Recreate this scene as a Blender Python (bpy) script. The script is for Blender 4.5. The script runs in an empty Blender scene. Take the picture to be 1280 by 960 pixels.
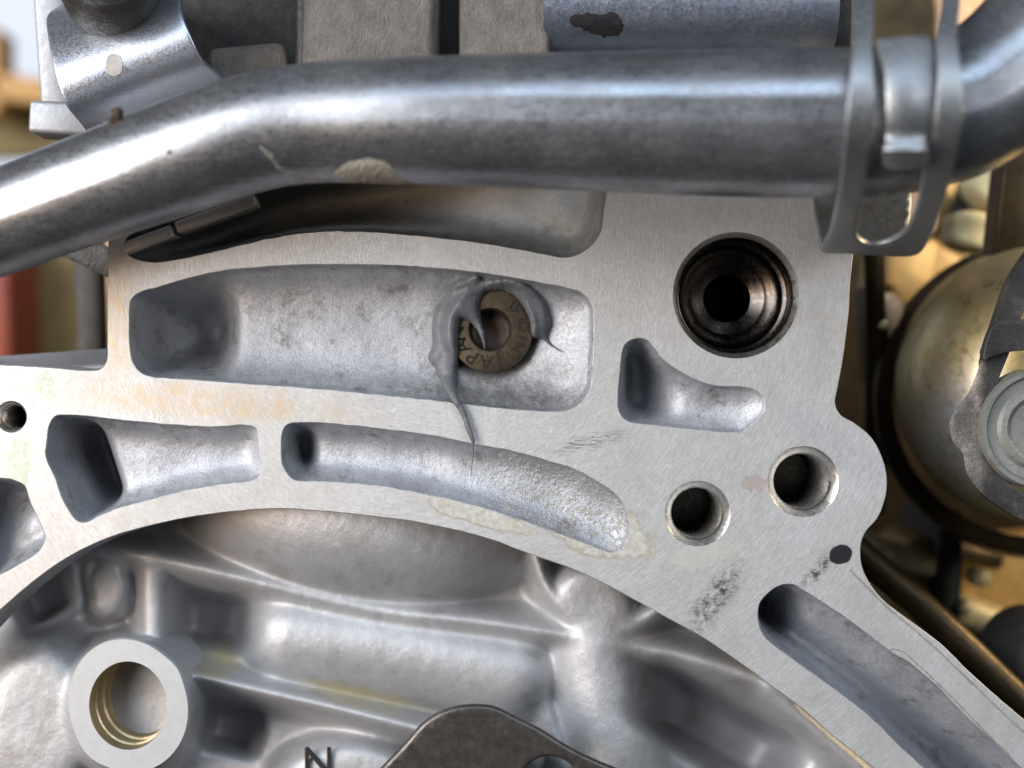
import bpy, bmesh, math, random
import numpy as np
from mathutils import Vector, Matrix
from mathutils.bvhtree import BVHTree
from mathutils.geometry import delaunay_2d_cdt

random.seed(7)
rng = np.random.default_rng(7)
sc = bpy.context.scene
COL = sc.collection

# ------------------------------------------------------------------ camera
MM = 0.001
CAMD = 0.35                      # camera stands 350 mm in front of the machined face (plane y = 0)
PX = 0.0002                      # 0.2 mm per reference unit on that plane
cam = bpy.data.cameras.new('camera')
camo = bpy.data.objects.new('camera', cam)
COL.objects.link(camo)
camo.location = (0, -CAMD, 0)
camo.rotation_euler = (math.radians(90), 0, 0)
cam.sensor_width = 36
cam.lens = 36 * CAMD / (1280 * PX)
cam.clip_start = 0.01
cam.clip_end = 50
cam.dof.use_dof = True
cam.dof.focus_distance = CAMD + 0.002
cam.dof.aperture_fstop = 5.6
sc.camera = camo

# ------------------------------------------------------------------ world and lamps
w = bpy.data.worlds.new('World')
sc.world = w
w.use_nodes = True
bg = w.node_tree.nodes['Background']
bg.inputs[0].default_value = (0.80, 0.90, 1.0, 1)
bg.inputs[1].default_value = 0.025


def area(name, loc, target, sx, sy, power, col):
    l = bpy.data.lights.new(name, 'AREA')
    l.shape = 'RECTANGLE'
    l.size, l.size_y = sx, sy
    l.energy = power
    l.color = col
    o = bpy.data.objects.new(name, l)
    COL.objects.link(o)
    o.location = loc
    d = Vector(target) - Vector(loc)
    o.rotation_euler = d.to_track_quat('-Z', 'Y').to_euler()
    return o


area('door_light', (-1.25, -1.10, 0.40), (0, 0, 0), 1.35, 1.15, 49, (0.95, 0.97, 1.0))
area('sky_window', (0.25, -1.00, 1.00), (0, 0, 0), 1.6, 0.45, 10, (0.66, 0.82, 1.0))
area('work_lamp', (-0.50, -0.42, -0.08), (-0.09, 0, 0), 0.2, 0.2, 1.3, (1.0, 0.66, 0.36))
area('rear_fill', (0.34, 0.03, 0.10), (0.15, 0.12, -0.04), 0.10, 0.10, 0.9, (1.0, 0.78, 0.46))  # added warm fill for the parts behind the right edge, no source seen
area('right_fill', (1.3, -1.3, 0.5), (0, 0, 0), 0.7, 0.7, 9, (0.9, 0.95, 1.0))  # added weak fill from the front right, stands for no known source

sc.view_settings.view_transform = 'Standard'
sc.view_settings.look = 'None'
sc.view_settings.gamma = 1
sc.view_settings.exposure = 0.0
sc.cycles.use_denoising = True
sc.cycles.max_bounces = 6
sc.cycles.use_adaptive_sampling = True
sc.cycles.adaptive_threshold = 0.025


# ------------------------------------------------------------------ helpers: mapping and curves
def P(px, py, y=0.0):
    """reference unit -> metres, for a point that lies at depth y"""
    s = PX * (CAMD + y) / CAMD
    return np.array([(px - 640) * s, y, (480 - py) * s])


def Parr(px, py, y):
    s = PX * (CAMD + y) / CAMD
    return np.stack([(px - 640) * s, y + 0 * px, (480 - py) * s], 1)


def spline(pts, step=3.0, closed=True):
    pts = np.array(pts, float)
    n = len(pts)
    out = []
    rngi = range(n) if closed else range(n - 1)
    for i in rngi:
        if closed:
            p0, p1, p2, p3 = pts[(i - 1) % n], pts[i], pts[(i + 1) % n], pts[(i + 2) % n]
        else:
            p0, p1, p2, p3 = pts[max(i - 1, 0)], pts[i], pts[i + 1], pts[min(i + 2, n - 1)]
        a = 0.5
        t0 = 0
        t1 = t0 + max(np.linalg.norm(p1 - p0), 1e-6) ** a
        t2 = t1 + max(np.linalg.norm(p2 - p1), 1e-6) ** a
        t3 = t2 + max(np.linalg.norm(p3 - p2), 1e-6) ** a
        m = max(1, int(round(np.linalg.norm(p2 - p1) / step)))
        for k in range(m):
            t = t1 + (t2 - t1) * k / m
            A1 = (t1 - t) / (t1 - t0) * p0 + (t - t0) / (t1 - t0) * p1
            A2 = (t2 - t) / (t2 - t1) * p1 + (t - t1) / (t2 - t1) * p2
            A3 = (t3 - t) / (t3 - t2) * p2 + (t - t2) / (t3 - t2) * p3
            B1 = (t2 - t) / (t2 - t0) * A1 + (t - t0) / (t2 - t0) * A2
            B2 = (t3 - t) / (t3 - t1) * A2 + (t - t1) / (t3 - t1) * A3
            out.append((t2 - t) / (t2 - t1) * B1 + (t - t1) / (t2 - t1) * B2)
    if not closed:
        out.append(pts[-1])
    return np.array(out)


def poly_noise(loop, amp):
    n = len(loop)
    k = rng.normal(0, 1, (n, 2))
    for _ in range(2):
        k = (k + np.roll(k, 1, 0) + np.roll(k, -1, 0)) / 3
    return loop + k * amp


def area2(loop):
    x, y = loop[:, 0], loop[:, 1]
    return 0.5 * np.sum(x * np.roll(y, -1) - np.roll(x, -1) * y)


def offset(loop, d):
    """positive d grows the loop"""
    t = np.roll(loop, -1, 0) - np.roll(loop, 1, 0)
    t /= np.maximum(np.linalg.norm(t, axis=1, keepdims=True), 1e-9)
    nrm = np.stack([t[:, 1], -t[:, 0]], 1)
    if area2(loop) < 0:
        nrm = -nrm
    return loop + nrm * d


def inside(pts, loop):
    x, y = pts[:, 0], pts[:, 1]
    res = np.zeros(len(pts), bool)
    n = len(loop)
    for i in range(n):
        x1, y1 = loop[i]
        x2, y2 = loop[(i + 1) % n]
        if y1 == y2:
            continue
        c = ((y1 > y) != (y2 > y)) & (x < (x2 - x1) * (y - y1) / (y2 - y1) + x1)
        res ^= c
    return res


def dist(pts, loop, closed=True):
    a = loop if closed else loop[:-1]
    b = np.roll(loop, -1, 0) if closed else loop[1:]
    best = np.full(len(pts), 1e9)
    for i in range(len(a)):
        ab = b[i] - a[i]
        L = max(ab @ ab, 1e-12)
        t = np.clip(((pts - a[i]) @ ab) / L, 0, 1)
        q = pts - (a[i] + t[:, None] * ab)
        best = np.minimum(best, np.einsum('ij,ij->i', q, q))
    return np.sqrt(best)


def cdt_fill(loops, spacing=None, margin=0.5):
    """loops[0] outer, others holes; returns points, triangles, number of loop points"""
    pts = []
    edges = []
    for L in loops:
        s = len(pts)
        pts += [tuple(p) for p in L]
        edges += [(s + i, s + (i + 1) % len(L)) for i in range(len(L))]
    nl = len(pts)
    if spacing:
        o = loops[0]
        gx = np.arange(o[:, 0].min(), o[:, 0].max(), spacing)
        gy = np.arange(o[:, 1].min(), o[:, 1].max(), spacing)
        X, Y = np.meshgrid(gx, gy)
        X = X + (np.arange(len(gy)) % 2)[:, None] * spacing * 0.5
        g = np.stack([X.ravel(), Y.ravel()], 1)
        k = inside(g, o)
        for h in loops[1:]:
            k &= ~inside(g, h)
        g = g[k]
        for L in loops:
            g = g[dist(g, L) > spacing * margin]
        pts += [tuple(p) for p in g]
    r = delaunay_2d_cdt([Vector(p) for p in pts], edges, [], 0, 1e-7)
    v = np.array([tuple(p) for p in r[0]])
    tri = np.array([f for f in r[2] if len(f) == 3])
    c = v[tri].mean(1)
    k = inside(c, loops[0])
    for h in loops[1:]:
        k &= ~inside(c, h)
    return v, tri[k]


# ------------------------------------------------------------------ helpers: objects
def mesh_obj(name, verts, faces, mat, parent=None, smooth=True, sharp=None):
    me = bpy.data.meshes.new(name)
    me.from_pydata([tuple(v) for v in verts], [], [tuple(int(i) for i in f) for f in faces])
    me.update()
    bm = bmesh.new()
    bm.from_mesh(me)
    bmesh.ops.remove_doubles(bm, verts=bm.verts, dist=1e-7)
    bmesh.ops.recalc_face_normals(bm, faces=bm.faces)
    bm.to_mesh(me)
    bm.free()
    if smooth:
        me.polygons.foreach_set('use_smooth', [True] * len(me.polygons))
        if sharp:
            me.set_sharp_from_angle(angle=math.radians(sharp))
    o = bpy.data.objects.new(name, me)
    COL.objects.link(o)
    if mat:
        me.materials.append(mat)
    o.parent = parent
    return o


def thing(name, label, cat, loc=(0, 0, 0), group=None):
    o = bpy.data.objects.new(name, None)
    o.empty_display_size = 0.01
    COL.objects.link(o)
    o.location = loc
    tag(o, label, cat, group)
    return o


def tag(o, label, cat, group=None):
    o['label'] = label
    o['category'] = cat
    if group:
        o['group'] = group
    return o


def put(parent, o):
    """parent with the world place kept (parents are unrotated empties)"""
    o.parent = parent
    o.location = o.location - parent.location
    return o


def loft(rings, closed=True, cap0=False, cap1=False):
    n = len(rings[0])
    v = np.concatenate(rings, 0)
    f = []
    for r in range(len(rings) - 1):
        for i in range(n if closed else n - 1):
            j = (i + 1) % n
            f.append((r * n + i, r * n + j, (r + 1) * n + j, (r + 1) * n + i))
    if cap0:
        f.append(tuple(range(n)))
    if cap1:
        f.append(tuple(range((len(rings) - 1) * n, len(rings) * n)))
    return v, f


def lathe_y(cx, cz, prof, n=96):
    """prof: list of (radius, y) in metres; axis along y through (cx, cz)"""
    a = np.linspace(0, 2 * np.pi, n, endpoint=False)
    rings = []
    for r, y in prof:
        rings.append(np.stack([cx + r * np.cos(a), np.full(n, y), cz + r * np.sin(a)], 1))
    return loft(rings)


def tube(path, radii, n=48, caps=True, flat=None):
    path = [np.array(p, float) for p in path]
    rings = []
    up = np.array([0, -1.0, 0])
    for i, p in enumerate(path):
        t = path[min(i + 1, len(path) - 1)] - path[max(i - 1, 0)]
        t /= np.linalg.norm(t)
        s = np.cross(t, up)
        s /= np.linalg.norm(s)
        u = np.cross(s, t)
        a = np.linspace(0, 2 * np.pi, n, endpoint=False)
        r = np.full(n, radii[i])
        if flat is not None and flat[i] > 0:
            x_ = a + 0.02
            x_ = (x_ + np.pi) % (2 * np.pi) - np.pi - 0.02
            k_ = np.abs(x_) < 0.16
            r = np.where(k_, r * (1 - flat[i] * (1 - math.cos(0.16) / np.cos(np.where(k_, x_, 0)))), r)
        r = r[:, None]
        rings.append(p + r * (np.cos(a)[:, None] * u + np.sin(a)[:, None] * s))
    return loft(rings, True, caps, caps)


def sheet(name, pts, depth, thick, mat, parent=None, spacing=6, bevel=0.0, smooth_curve=True, holes=(), step=4):
    """a thick sheet cut to an outline; depth(px,py) gives the front surface (metres)"""
    loops = [spline(pts, step) if smooth_curve else np.array(pts, float)]
    for h in holes:
        loops.append(spline(h, step))
    v, tri = cdt_fill(loops, spacing)
    y = depth(v[:, 0], v[:, 1]) + 0 * v[:, 0]
    co = Parr(v[:, 0], v[:, 1], y)
    o = mesh_obj(name, co, tri, mat, parent, True, 40)
    # outward normals towards the camera
    me = o.data
    if sum(p.normal.y * p.area for p in me.polygons) > 0:
        me.flip_normals()
    m = o.modifiers.new('thickness', 'SOLIDIFY')
    m.thickness = thick
    m.offset = -1
    if bevel:
        b = o.modifiers.new('edge', 'BEVEL')
        b.width = bevel
        b.segments = 2
        b.limit_method = 'ANGLE'
        b.angle_limit = math.radians(50)
        b.harden_normals = False
    return o


def box_obj(name, c, size, mat, parent=None, rot=(0, 0, 0), bevel=0.0006, seg=3):
    bm = bmesh.new()
    bmesh.ops.create_cube(bm, size=1)
    for v in bm.verts:
        v.co = Vector((v.co.x * size[0], v.co.y * size[1], v.co.z * size[2]))
    bmesh.ops.bevel(bm, geom=bm.edges[:], offset=bevel, segments=seg, affect='EDGES', profile=0.5)
    me = bpy.data.meshes.new(name)
    bm.to_mesh(me)
    bm.free()
    me.polygons.foreach_set('use_smooth', [True] * len(me.polygons))
    me.set_sharp_from_angle(angle=math.radians(50))
    me.materials.append(mat)
    o = bpy.data.objects.new(name, me)
    COL.objects.link(o)
    o.location = c
    o.rotation_euler = rot
    o.parent = parent
    return o


# ------------------------------------------------------------------ materials
class N:
    def __init__(self, name):
        self.m = bpy.data.materials.new(name)
        self.m.use_nodes = True
        self.nt = self.m.node_tree
        self.b = self.nt.nodes['Principled BSDF']
        tc = self.nt.nodes.new('ShaderNodeTexCoord')
        mp = self.nt.nodes.new('ShaderNodeVectorMath')
        mp.operation = 'SCALE'
        mp.inputs['Scale'].default_value = 1000.0
        self.link(tc.outputs['Object'], mp.inputs[0])
        self.mm = mp.outputs[0]            # object space in millimetres

    def link(self, a, b):
        self.nt.links.new(a, b)

    def val(self, sock, v):
        if hasattr(v, 'is_linked') or isinstance(v, bpy.types.NodeSocket):
            self.link(v, sock)
        else:
            sock.default_value = v

    def math(self, op, a, b=0.5, c=None, clamp=False):
        n = self.nt.nodes.new('ShaderNodeMath')
        n.operation = op
        n.use_clamp = clamp
        self.val(n.inputs[0], a)
        self.val(n.inputs[1], b)
        if c is not None:
            self.val(n.inputs[2], c)
        return n.outputs[0]

    def mapping(self, vec, loc=(0, 0, 0), rot=(0, 0, 0), scale=(1, 1, 1), typ='POINT'):
        n = self.nt.nodes.new('ShaderNodeMapping')
        n.vector_type = typ
        self.link(vec, n.inputs[0])
        n.inputs['Location'].default_value = loc
        n.inputs['Rotation'].default_value = rot
        n.inputs['Scale'].default_value = scale
        return n.outputs[0]

    def noise(self, scale, detail=4, rough=0.55, vec=None, dist=0.0):
        n = self.nt.nodes.new('ShaderNodeTexNoise')
        self.link(vec if vec is not None else self.mm, n.inputs['Vector'])
        n.inputs['Scale'].default_value = scale
        n.inputs['Detail'].default_value = detail
        n.inputs['Roughness'].default_value = rough
        n.inputs['Distortion'].default_value = dist
        return n.outputs['Fac']

    def voronoi(self, scale, vec=None):
        n = self.nt.nodes.new('ShaderNodeTexVoronoi')
        self.link(vec if vec is not None else self.mm, n.inputs['Vector'])
        n.inputs['Scale'].default_value = scale
        return n.outputs['Distance']

    def rng(self, v, a, b, c=0.0, d=1.0, smooth=False):
        n = self.nt.nodes.new('ShaderNodeMapRange')
        n.interpolation_type = 'SMOOTHSTEP' if smooth else 'LINEAR'
        self.link(v, n.inputs['Value'])
        n.inputs['From Min'].default_value = a
        n.inputs['From Max'].default_value = b
        n.inputs['To Min'].default_value = c
        n.inputs['To Max'].default_value = d
        return n.outputs[0]

    def mix(self, f, a, b):
        n = self.nt.nodes.new('ShaderNodeMix')
        n.data_type = 'RGBA'
        self.val(n.inputs[0], f)
        for i, v in ((6, a), (7, b)):
            if isinstance(v, tuple):
                n.inputs[i].default_value = (*v[:3], 1)
            else:
                self.link(v, n.inputs[i])
        return n.outputs[2]

    def blob(self, cx, cy, rx, ry, rot=0.0, namp=0.35, nscale=0.25, soft=0.15):
        """irregular patch on the y = 0 side of an object (place given in reference units, object origin at world origin)"""
        x, z = (cx - 640) * 0.2, (480 - cy) * 0.2
        v = self.mapping(self.mm, (x, 0, z), (0, math.radians(rot), 0), (rx * 0.2, 1e4, ry * 0.2), 'TEXTURE')
        n = self.nt.nodes.new('ShaderNodeVectorMath')
        n.operation = 'LENGTH'
        self.link(v, n.inputs[0])
        d = n.outputs['Value']
        key = round(max(0.15, min(nscale, 0.3)) / 0.15)
        if not hasattr(self, 'shared'):
            self.shared = {}
        if key not in self.shared:
            self.shared[key] = self.noise(key * 0.15, 4, 0.6)
        nz = self.shared[key]
        d = self.math('ADD', d, self.math('MULTIPLY', self.math('SUBTRACT', nz, 0.5), namp * 4))
        return self.rng(d, 1 - soft, 1 + soft, 1.0, 0.0)

    def bump(self, h, dist_mm, strength=1.0, chain=None):
        n = self.nt.nodes.new('ShaderNodeBump')
        n.inputs['Strength'].default_value = strength
        n.inputs['Distance'].default_value = dist_mm * 0.001
        self.link(h, n.inputs['Height'])
        if chain is not None:
            self.link(chain, n.inputs['Normal'])
        return n.outputs[0]

    def out(self, col=None, rough=0.5, metal=1.0, normal=None, spec=None):
        if col is not None:
            if isinstance(col, tuple):
                self.b.inputs['Base Color'].default_value = (*col[:3], 1)
            else:
                self.link(col, self.b.inputs['Base Color'])
        self.val(self.b.inputs['Roughness'], rough)
        self.val(self.b.inputs['Metallic'], metal)
        if normal is not None:
            self.link(normal, self.b.inputs['Normal'])
        if spec is not None:
            self.b.inputs['Specular IOR Level'].default_value = spec
        return self.m


def cast_metal(name, c1, c2, rough=0.45, bs=1.6, bd=0.25, dirt=(0.16, 0.13, 0.10), dirt_amt=0.35, metal=0.85):
    n = N(name)
    a = n.noise(0.08, 4, 0.6)
    b = n.noise(0.9, 5, 0.65)
    c = n.mix(n.rng(a, 0.35, 0.65), c1, c2)
    dm = n.math('MULTIPLY', n.rng(n.noise(0.16, 6, 0.7), 0.52, 0.72), dirt_amt)
    c = n.mix(dm, c, dirt)
    c = n.mix(n.rng(n.noise(2.2, 3, 0.6), 0.66, 0.74, 0, 0.5), c, dirt)
    r = n.rng(b, 0.3, 0.7, rough - 0.09, rough + 0.12)
    h = n.math('ADD', n.noise(bs * 1.9, 4, 0.6), n.math('MULTIPLY', n.noise(bs * 0.22, 2), 1.6))
    nm = n.bump(h, bd * 0.42, 0.8)
    return n.out(c, r, metal, nm)


def plain(name, col, rough=0.5, metal=0.0, bs=1.5, bd=0.1, var=0.25):
    n = N(name)
    k = n.rng(n.noise(0.25, 5, 0.65), 0.3, 0.7)
    c = n.mix(k, tuple(x * (1 - var) for x in col), tuple(min(1, x * (1 + var)) for x in col))
    nm = n.bump(n.noise(bs, 4), bd, 0.6)
    return n.out(c, n.rng(n.noise(0.7, 4), 0.3, 0.7, rough - 0.08, rough + 0.1), metal, nm)


def face_material():
    n = N('machined_aluminium')
    sx = n.nt.nodes.new('ShaderNodeSeparateXYZ')
    n.link(n.mm, sx.inputs[0])
    # face-mill arcs: distance from the cutter path centre
    dx = n.math('SUBTRACT', sx.outputs[0], (530 - 640) * 0.2)
    dz = n.math('SUBTRACT', sx.outputs[2], (480 - 300) * 0.2)
    r = n.math('SQRT', n.math('ADD', n.math('MULTIPLY', dx, dx), n.math('MULTIPLY', dz, dz)))
    ang = n.math('ARCTAN2', dz, dx)
    cb = n.nt.nodes.new('ShaderNodeCombineXYZ')
    n.link(r, cb.inputs[0])
    n.link(n.math('MULTIPLY', ang, 6.0), cb.inputs[1])
    arcs = n.noise(2.6, 5, 0.7, cb.outputs[0])
    arcs2 = n.noise(7.0, 3, 0.7, cb.outputs[0])
    scr = n.noise(1.0, 4, 0.7, n.mapping(n.mm, rot=(0, math.radians(-32), 0), scale=(6.0, 1, 0.22)))
    mott = n.noise(0.05, 4, 0.6)
    mott2 = n.noise(0.55, 6, 0.7)
    c = n.mix(n.rng(mott, 0.35, 0.65), (0.565, 0.56, 0.555), (0.65, 0.65, 0.655))
    c = n.mix(n.rng(mott2, 0.40, 0.72, 0, 0.55), c, (0.40, 0.385, 0.37))
    c = n.mix(n.rng(arcs, 0.40, 0.68, 0, 0.6), c, (0.37, 0.36, 0.35))
    c = n.mix(n.rng(arcs2, 0.50, 0.72, 0, 0.5), c, (0.80, 0.80, 0.80))
    c = n.mix(n.rng(scr, 0.57, 0.68, 0, 0.5), c, (0.33, 0.32, 0.31))
    scr2 = n.noise(1.0, 4, 0.75, n.mapping(n.mm, loc=(31, 0, 7), rot=(0, math.radians(38), 0), scale=(5.0, 1, 0.12)))
    c = n.mix(n.rng(scr2, 0.60, 0.66, 0, 0.45), c, (0.82, 0.82, 0.82))
    big = n.noise(0.11, 6, 0.68, dist=0.6)
    c = n.mix(n.rng(big, 0.50, 0.68, 0, 0.4), c, (0.42, 0.40, 0.38))
    c = n.mix(n.rng(n.noise(0.9, 6, 0.8), 0.54, 0.66, 0, 0.55), c, (0.34, 0.32, 0.30))
    # pits and specks
    sp = n.rng(n.noise(3.2, 2, 0.5), 0.73, 0.77, 0, 0.8)
    c = n.mix(sp, c, (0.10, 0.09, 0.08))
    # old gasket film round the end of the lower pocket
    film = n.math('MAXIMUM', n.blob(735, 650, 85, 40, 25, 0.2, 0.12, 0.05), n.blob(600, 645, 70, 13, 17, 0.25, 0.15, 0.08))
    c = n.mix(n.math('MULTIPLY', film, n.rng(n.noise(0.6, 6, 0.7), 0.38, 0.64, 0.1, 0.85)), c, (0.36, 0.325, 0.24))
    fin = n.math('MAXIMUM', n.blob(735, 650, 81, 36.5, 25, 0.2, 0.12, 0.05), n.blob(600, 645, 66, 10.5, 17, 0.25, 0.15, 0.08))
    c = n.mix(n.math('MULTIPLY', n.math('SUBTRACT', film, fin, clamp=True), 0.55), c, (0.25, 0.20, 0.12))
    spk = n.math('MULTIPLY', film, n.rng(n.noise(1.6, 4, 0.6), 0.62, 0.70))
    c = n.mix(spk, c, (0.28, 0.22, 0.12))
    # pale film near the bolt holes
    f2 = n.blob(885, 692, 42, 14, -10, 0.35, 0.16, 0.05)
    c = n.mix(n.math('MULTIPLY', f2, 0.5), c, (0.62, 0.60, 0.53))
    f3 = n.blob(943, 604, 15, 10, 0, 0.7, 0.3, 0.1)
    c = n.mix(n.math('MULTIPLY', f3, 0.7), c, (0.45, 0.36, 0.32))
    f4 = n.blob(1040, 555, 75, 20, 35, 0.5, 0.2, 0.4)
    c = n.mix(n.math('MULTIPLY', f4, n.rng(n.noise(0.7, 5, 0.7), 0.4, 0.65, 0, 0.7)), c, (0.40, 0.41, 0.46))
    # green paint dabs on the left lug
    g = n.math('MAXIMUM', n.blob(56, 480, 13, 17, 0, 0.25, 0.2, 0.15), n.blob(24, 577, 14, 30, 0, 0.25, 0.2, 0.15))
    c = n.mix(n.math('MULTIPLY', g, n.rng(n.noise(0.5, 5), 0.35, 0.6, 0.15, 0.75)), c, (0.36, 0.44, 0.33))
    # warm light on the long left web, painted into the colour
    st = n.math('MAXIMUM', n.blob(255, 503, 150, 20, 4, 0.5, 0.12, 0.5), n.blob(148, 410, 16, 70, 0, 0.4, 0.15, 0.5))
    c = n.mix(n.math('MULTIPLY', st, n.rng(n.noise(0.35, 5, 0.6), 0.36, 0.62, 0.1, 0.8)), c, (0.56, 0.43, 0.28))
    # black marker
    ink = n.blob(1051, 693, 15, 12, -20, 0.12, 0.3, 0.06)
    sm_tex = n.noise(1.0, 5, 0.75, n.mapping(n.mm, rot=(0, math.radians(-48), 0), scale=(0.35, 1, 4.0)))
    sm = n.math('MULTIPLY', n.math('MAXIMUM', n.blob(895, 748, 48, 17, -50, 0.3, 0.25, 0.4), n.blob(1022, 712, 30, 8, -50, 0.4, 0.3, 0.4)), n.math('MULTIPLY', n.rng(n.noise(0.45, 5, 0.75), 0.40, 0.56),
                n.rng(sm_tex, 0.38, 0.48)))
    sm2t = n.noise(1.0, 4, 0.7, n.mapping(n.mm, rot=(0, math.radians(-58), 0), scale=(0.25, 1, 3.5)))
    sm2 = n.math('MULTIPLY', n.blob(738, 553, 42, 9, -12, 0.4, 0.25, 0.4), n.rng(sm2t, 0.50, 0.56))
    c = n.mix(n.math('MULTIPLY', sm, 0.95), c, (0.03, 0.027, 0.033))
    c = n.mix(n.math('MULTIPLY', sm2, 0.8), c, (0.06, 0.055, 0.06))
    c = n.mix(ink, c, (0.014, 0.012, 0.016))
    dark = n.math('MAXIMUM', ink, n.math('MAXIMUM', sm, film))
    met = n.math('SUBTRACT', 0.5, n.math('MULTIPLY', dark, 0.4))
    rg = n.math('ADD', n.rng(arcs2, 0.3, 0.7, 0.36, 0.50), n.math('MULTIPLY', n.rng(mott2, 0.4, 0.7), 0.08))
    hh = n.math('ADD', n.math('MULTIPLY', arcs, 0.7), n.math('ADD', n.math('MULTIPLY', mott2, 0.5), n.math('MULTIPLY', scr, 0.3)))
    nm = n.bump(hh, 0.085, 1.0)
    return n.out(c, rg, met, nm)


M = {}
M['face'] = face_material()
M['cast'] = cast_metal('cast_aluminium', (0.36, 0.36, 0.37), (0.45, 0.45, 0.46), 0.50, 1.3, 0.30, metal=0.6)
def pocket_material():
    n = N('cast_pocket')
    c = n.mix(n.rng(n.noise(0.09, 4, 0.6), 0.35, 0.65), (0.36, 0.372, 0.41), (0.47, 0.485, 0.52))
    c = n.mix(n.rng(n.noise(0.16, 6, 0.72), 0.54, 0.68, 0, 0.7), c, (0.13, 0.115, 0.095))
    c = n.mix(n.rng(n.noise(1.9, 5, 0.7), 0.50, 0.66, 0, 0.55), c, (0.17, 0.16, 0.15))
    c = n.mix(n.rng(n.noise(2.6, 3, 0.6), 0.62, 0.70, 0, 0.6), c, (0.58, 0.585, 0.60))
    cr = n.math('MULTIPLY', n.blob(715, 640, 110, 52, 22, 0.3, 0.15, 0.3), n.rng(n.noise(0.8, 3, 0.8), 0.50, 0.66))
    c = n.mix(n.math('MULTIPLY', cr, 0.7), c, (0.46, 0.42, 0.31))
    low_brown = n.math('MULTIPLY', n.blob(640, 488, 105, 30, 4, 0.3, 0.15, 0.6), n.rng(n.noise(0.5, 5, 0.7), 0.35, 0.6, 0.3, 0.9))
    c = n.mix(n.math('MULTIPLY', low_brown, 0.75), c, (0.10, 0.085, 0.065))  # darker brown blotches along the lower side of the main pocket
    bare = n.math('MULTIPLY', n.blob(702, 410, 26, 36, 0, 0.35, 0.3, 0.4), n.rng(n.noise(1.2, 4, 0.7), 0.40, 0.6))
    c = n.mix(n.math('MULTIPLY', bare, 0.8), c, (0.52, 0.53, 0.56))
    h = n.math('ADD', n.noise(3.4, 4, 0.62), n.math('MULTIPLY', n.noise(0.4, 3), 1.5))
    nm = n.bump(n.math('ADD', h, n.math('MULTIPLY', cr, 1.2)), 0.17, 0.9)
    return n.out(c, n.rng(n.noise(0.9, 5, 0.65), 0.3, 0.7, 0.36, 0.58), 0.55, nm)


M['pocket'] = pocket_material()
def inner_material():
    n = N('cast_inner')
    c = n.mix(n.rng(n.noise(0.05, 4, 0.6), 0.35, 0.65), (0.39, 0.393, 0.41), (0.48, 0.483, 0.50))
    c = n.mix(n.rng(n.noise(0.08, 5, 0.65), 0.54, 0.72, 0, 0.5), c, (0.20, 0.18, 0.15))
    c = n.mix(n.rng(n.noise(1.5, 5, 0.75), 0.54, 0.68, 0, 0.22), c, (0.24, 0.23, 0.22))
    ye = n.math('MAXIMUM', n.blob(440, 900, 80, 8, 14, 0.35, 0.2, 0.5), n.blob(242, 857, 26, 9, 10, 0.3, 0.2, 0.5))
    c = n.mix(n.math('MULTIPLY', ye, 0.75), c, (0.52, 0.45, 0.25))
    h = n.math('ADD', n.noise(2.6, 4, 0.65), n.math('MULTIPLY', n.noise(0.5, 3), 1.6))
    return n.out(c, n.rng(n.noise(0.8, 4), 0.3, 0.7, 0.42, 0.56), 0.42, n.bump(h, 0.13, 0.8))


M['inner'] = inner_material()
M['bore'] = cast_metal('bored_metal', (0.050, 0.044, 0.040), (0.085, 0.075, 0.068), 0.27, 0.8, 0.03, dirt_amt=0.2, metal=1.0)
M['thread'] = cast_metal('cut_thread', (0.38, 0.36, 0.33), (0.48, 0.46, 0.43), 0.30, 1.0, 0.04, dirt_amt=0.4, metal=0.9)
M['cham'] = cast_metal('cut_chamfer', (0.62, 0.60, 0.56), (0.72, 0.72, 0.72), 0.32, 1.5, 0.05, dirt_amt=0.25, metal=0.95)
def iron_material():
    n = N('sand_cast')
    c = n.mix(n.rng(n.noise(0.2, 5, 0.7), 0.35, 0.65), (0.20, 0.18, 0.16), (0.31, 0.285, 0.26))
    c = n.mix(n.rng(n.noise(2.0, 5, 0.8), 0.50, 0.64, 0, 0.6), c, (0.11, 0.095, 0.08))
    h = n.noise(1.0, 6, 0.75, n.mapping(n.mm, rot=(0, 0.6, 0), scale=(1, 1, 0.55)))
    return n.out(c, 0.55, 0.5, n.bump(h, 1.8, 1.0))


M['iron'] = iron_material()
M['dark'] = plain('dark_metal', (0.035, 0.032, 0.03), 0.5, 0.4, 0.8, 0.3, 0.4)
M['rubber'] = plain('black_rubber', (0.03, 0.028, 0.026), 0.55, 0.0, 1.2, 0.25, 0.4)
M['clamp'] = cast_metal('zinc_band', (0.30, 0.315, 0.335), (0.39, 0.40, 0.415), 0.47, 1.0, 0.10, dirt=(0.35, 0.30, 0.18), dirt_amt=0.4, metal=0.9)
M['brown'] = plain('brown_oxide_steel', (0.088, 0.078, 0.073), 0.36, 0.6, 0.9, 0.12, 0.25)
M['steel'] = cast_metal('blued_steel', (0.22, 0.245, 0.30), (0.33, 0.355, 0.41), 0.36, 1.2, 0.25, dirt=(0.06, 0.06, 0.07), dirt_amt=0.5)
M['white'] = plain('white_alloy', (0.30, 0.31, 0.33), 0.45, 0.4, 0.8, 0.1, 0.1)
M['gold'] = cast_metal('yellow_passivated', (0.50, 0.38, 0.16), (0.50, 0.44, 0.33), 0.34, 0.6, 0.08, dirt=(0.10, 0.07, 0.03), dirt_amt=0.5, metal=0.95)
M['golddark'] = cast_metal('old_brass_cast', (0.035, 0.024, 0.012), (0.075, 0.052, 0.025), 0.42, 0.5, 0.2, dirt=(0.05, 0.035, 0.02), dirt_amt=0.6, metal=0.8)
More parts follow.
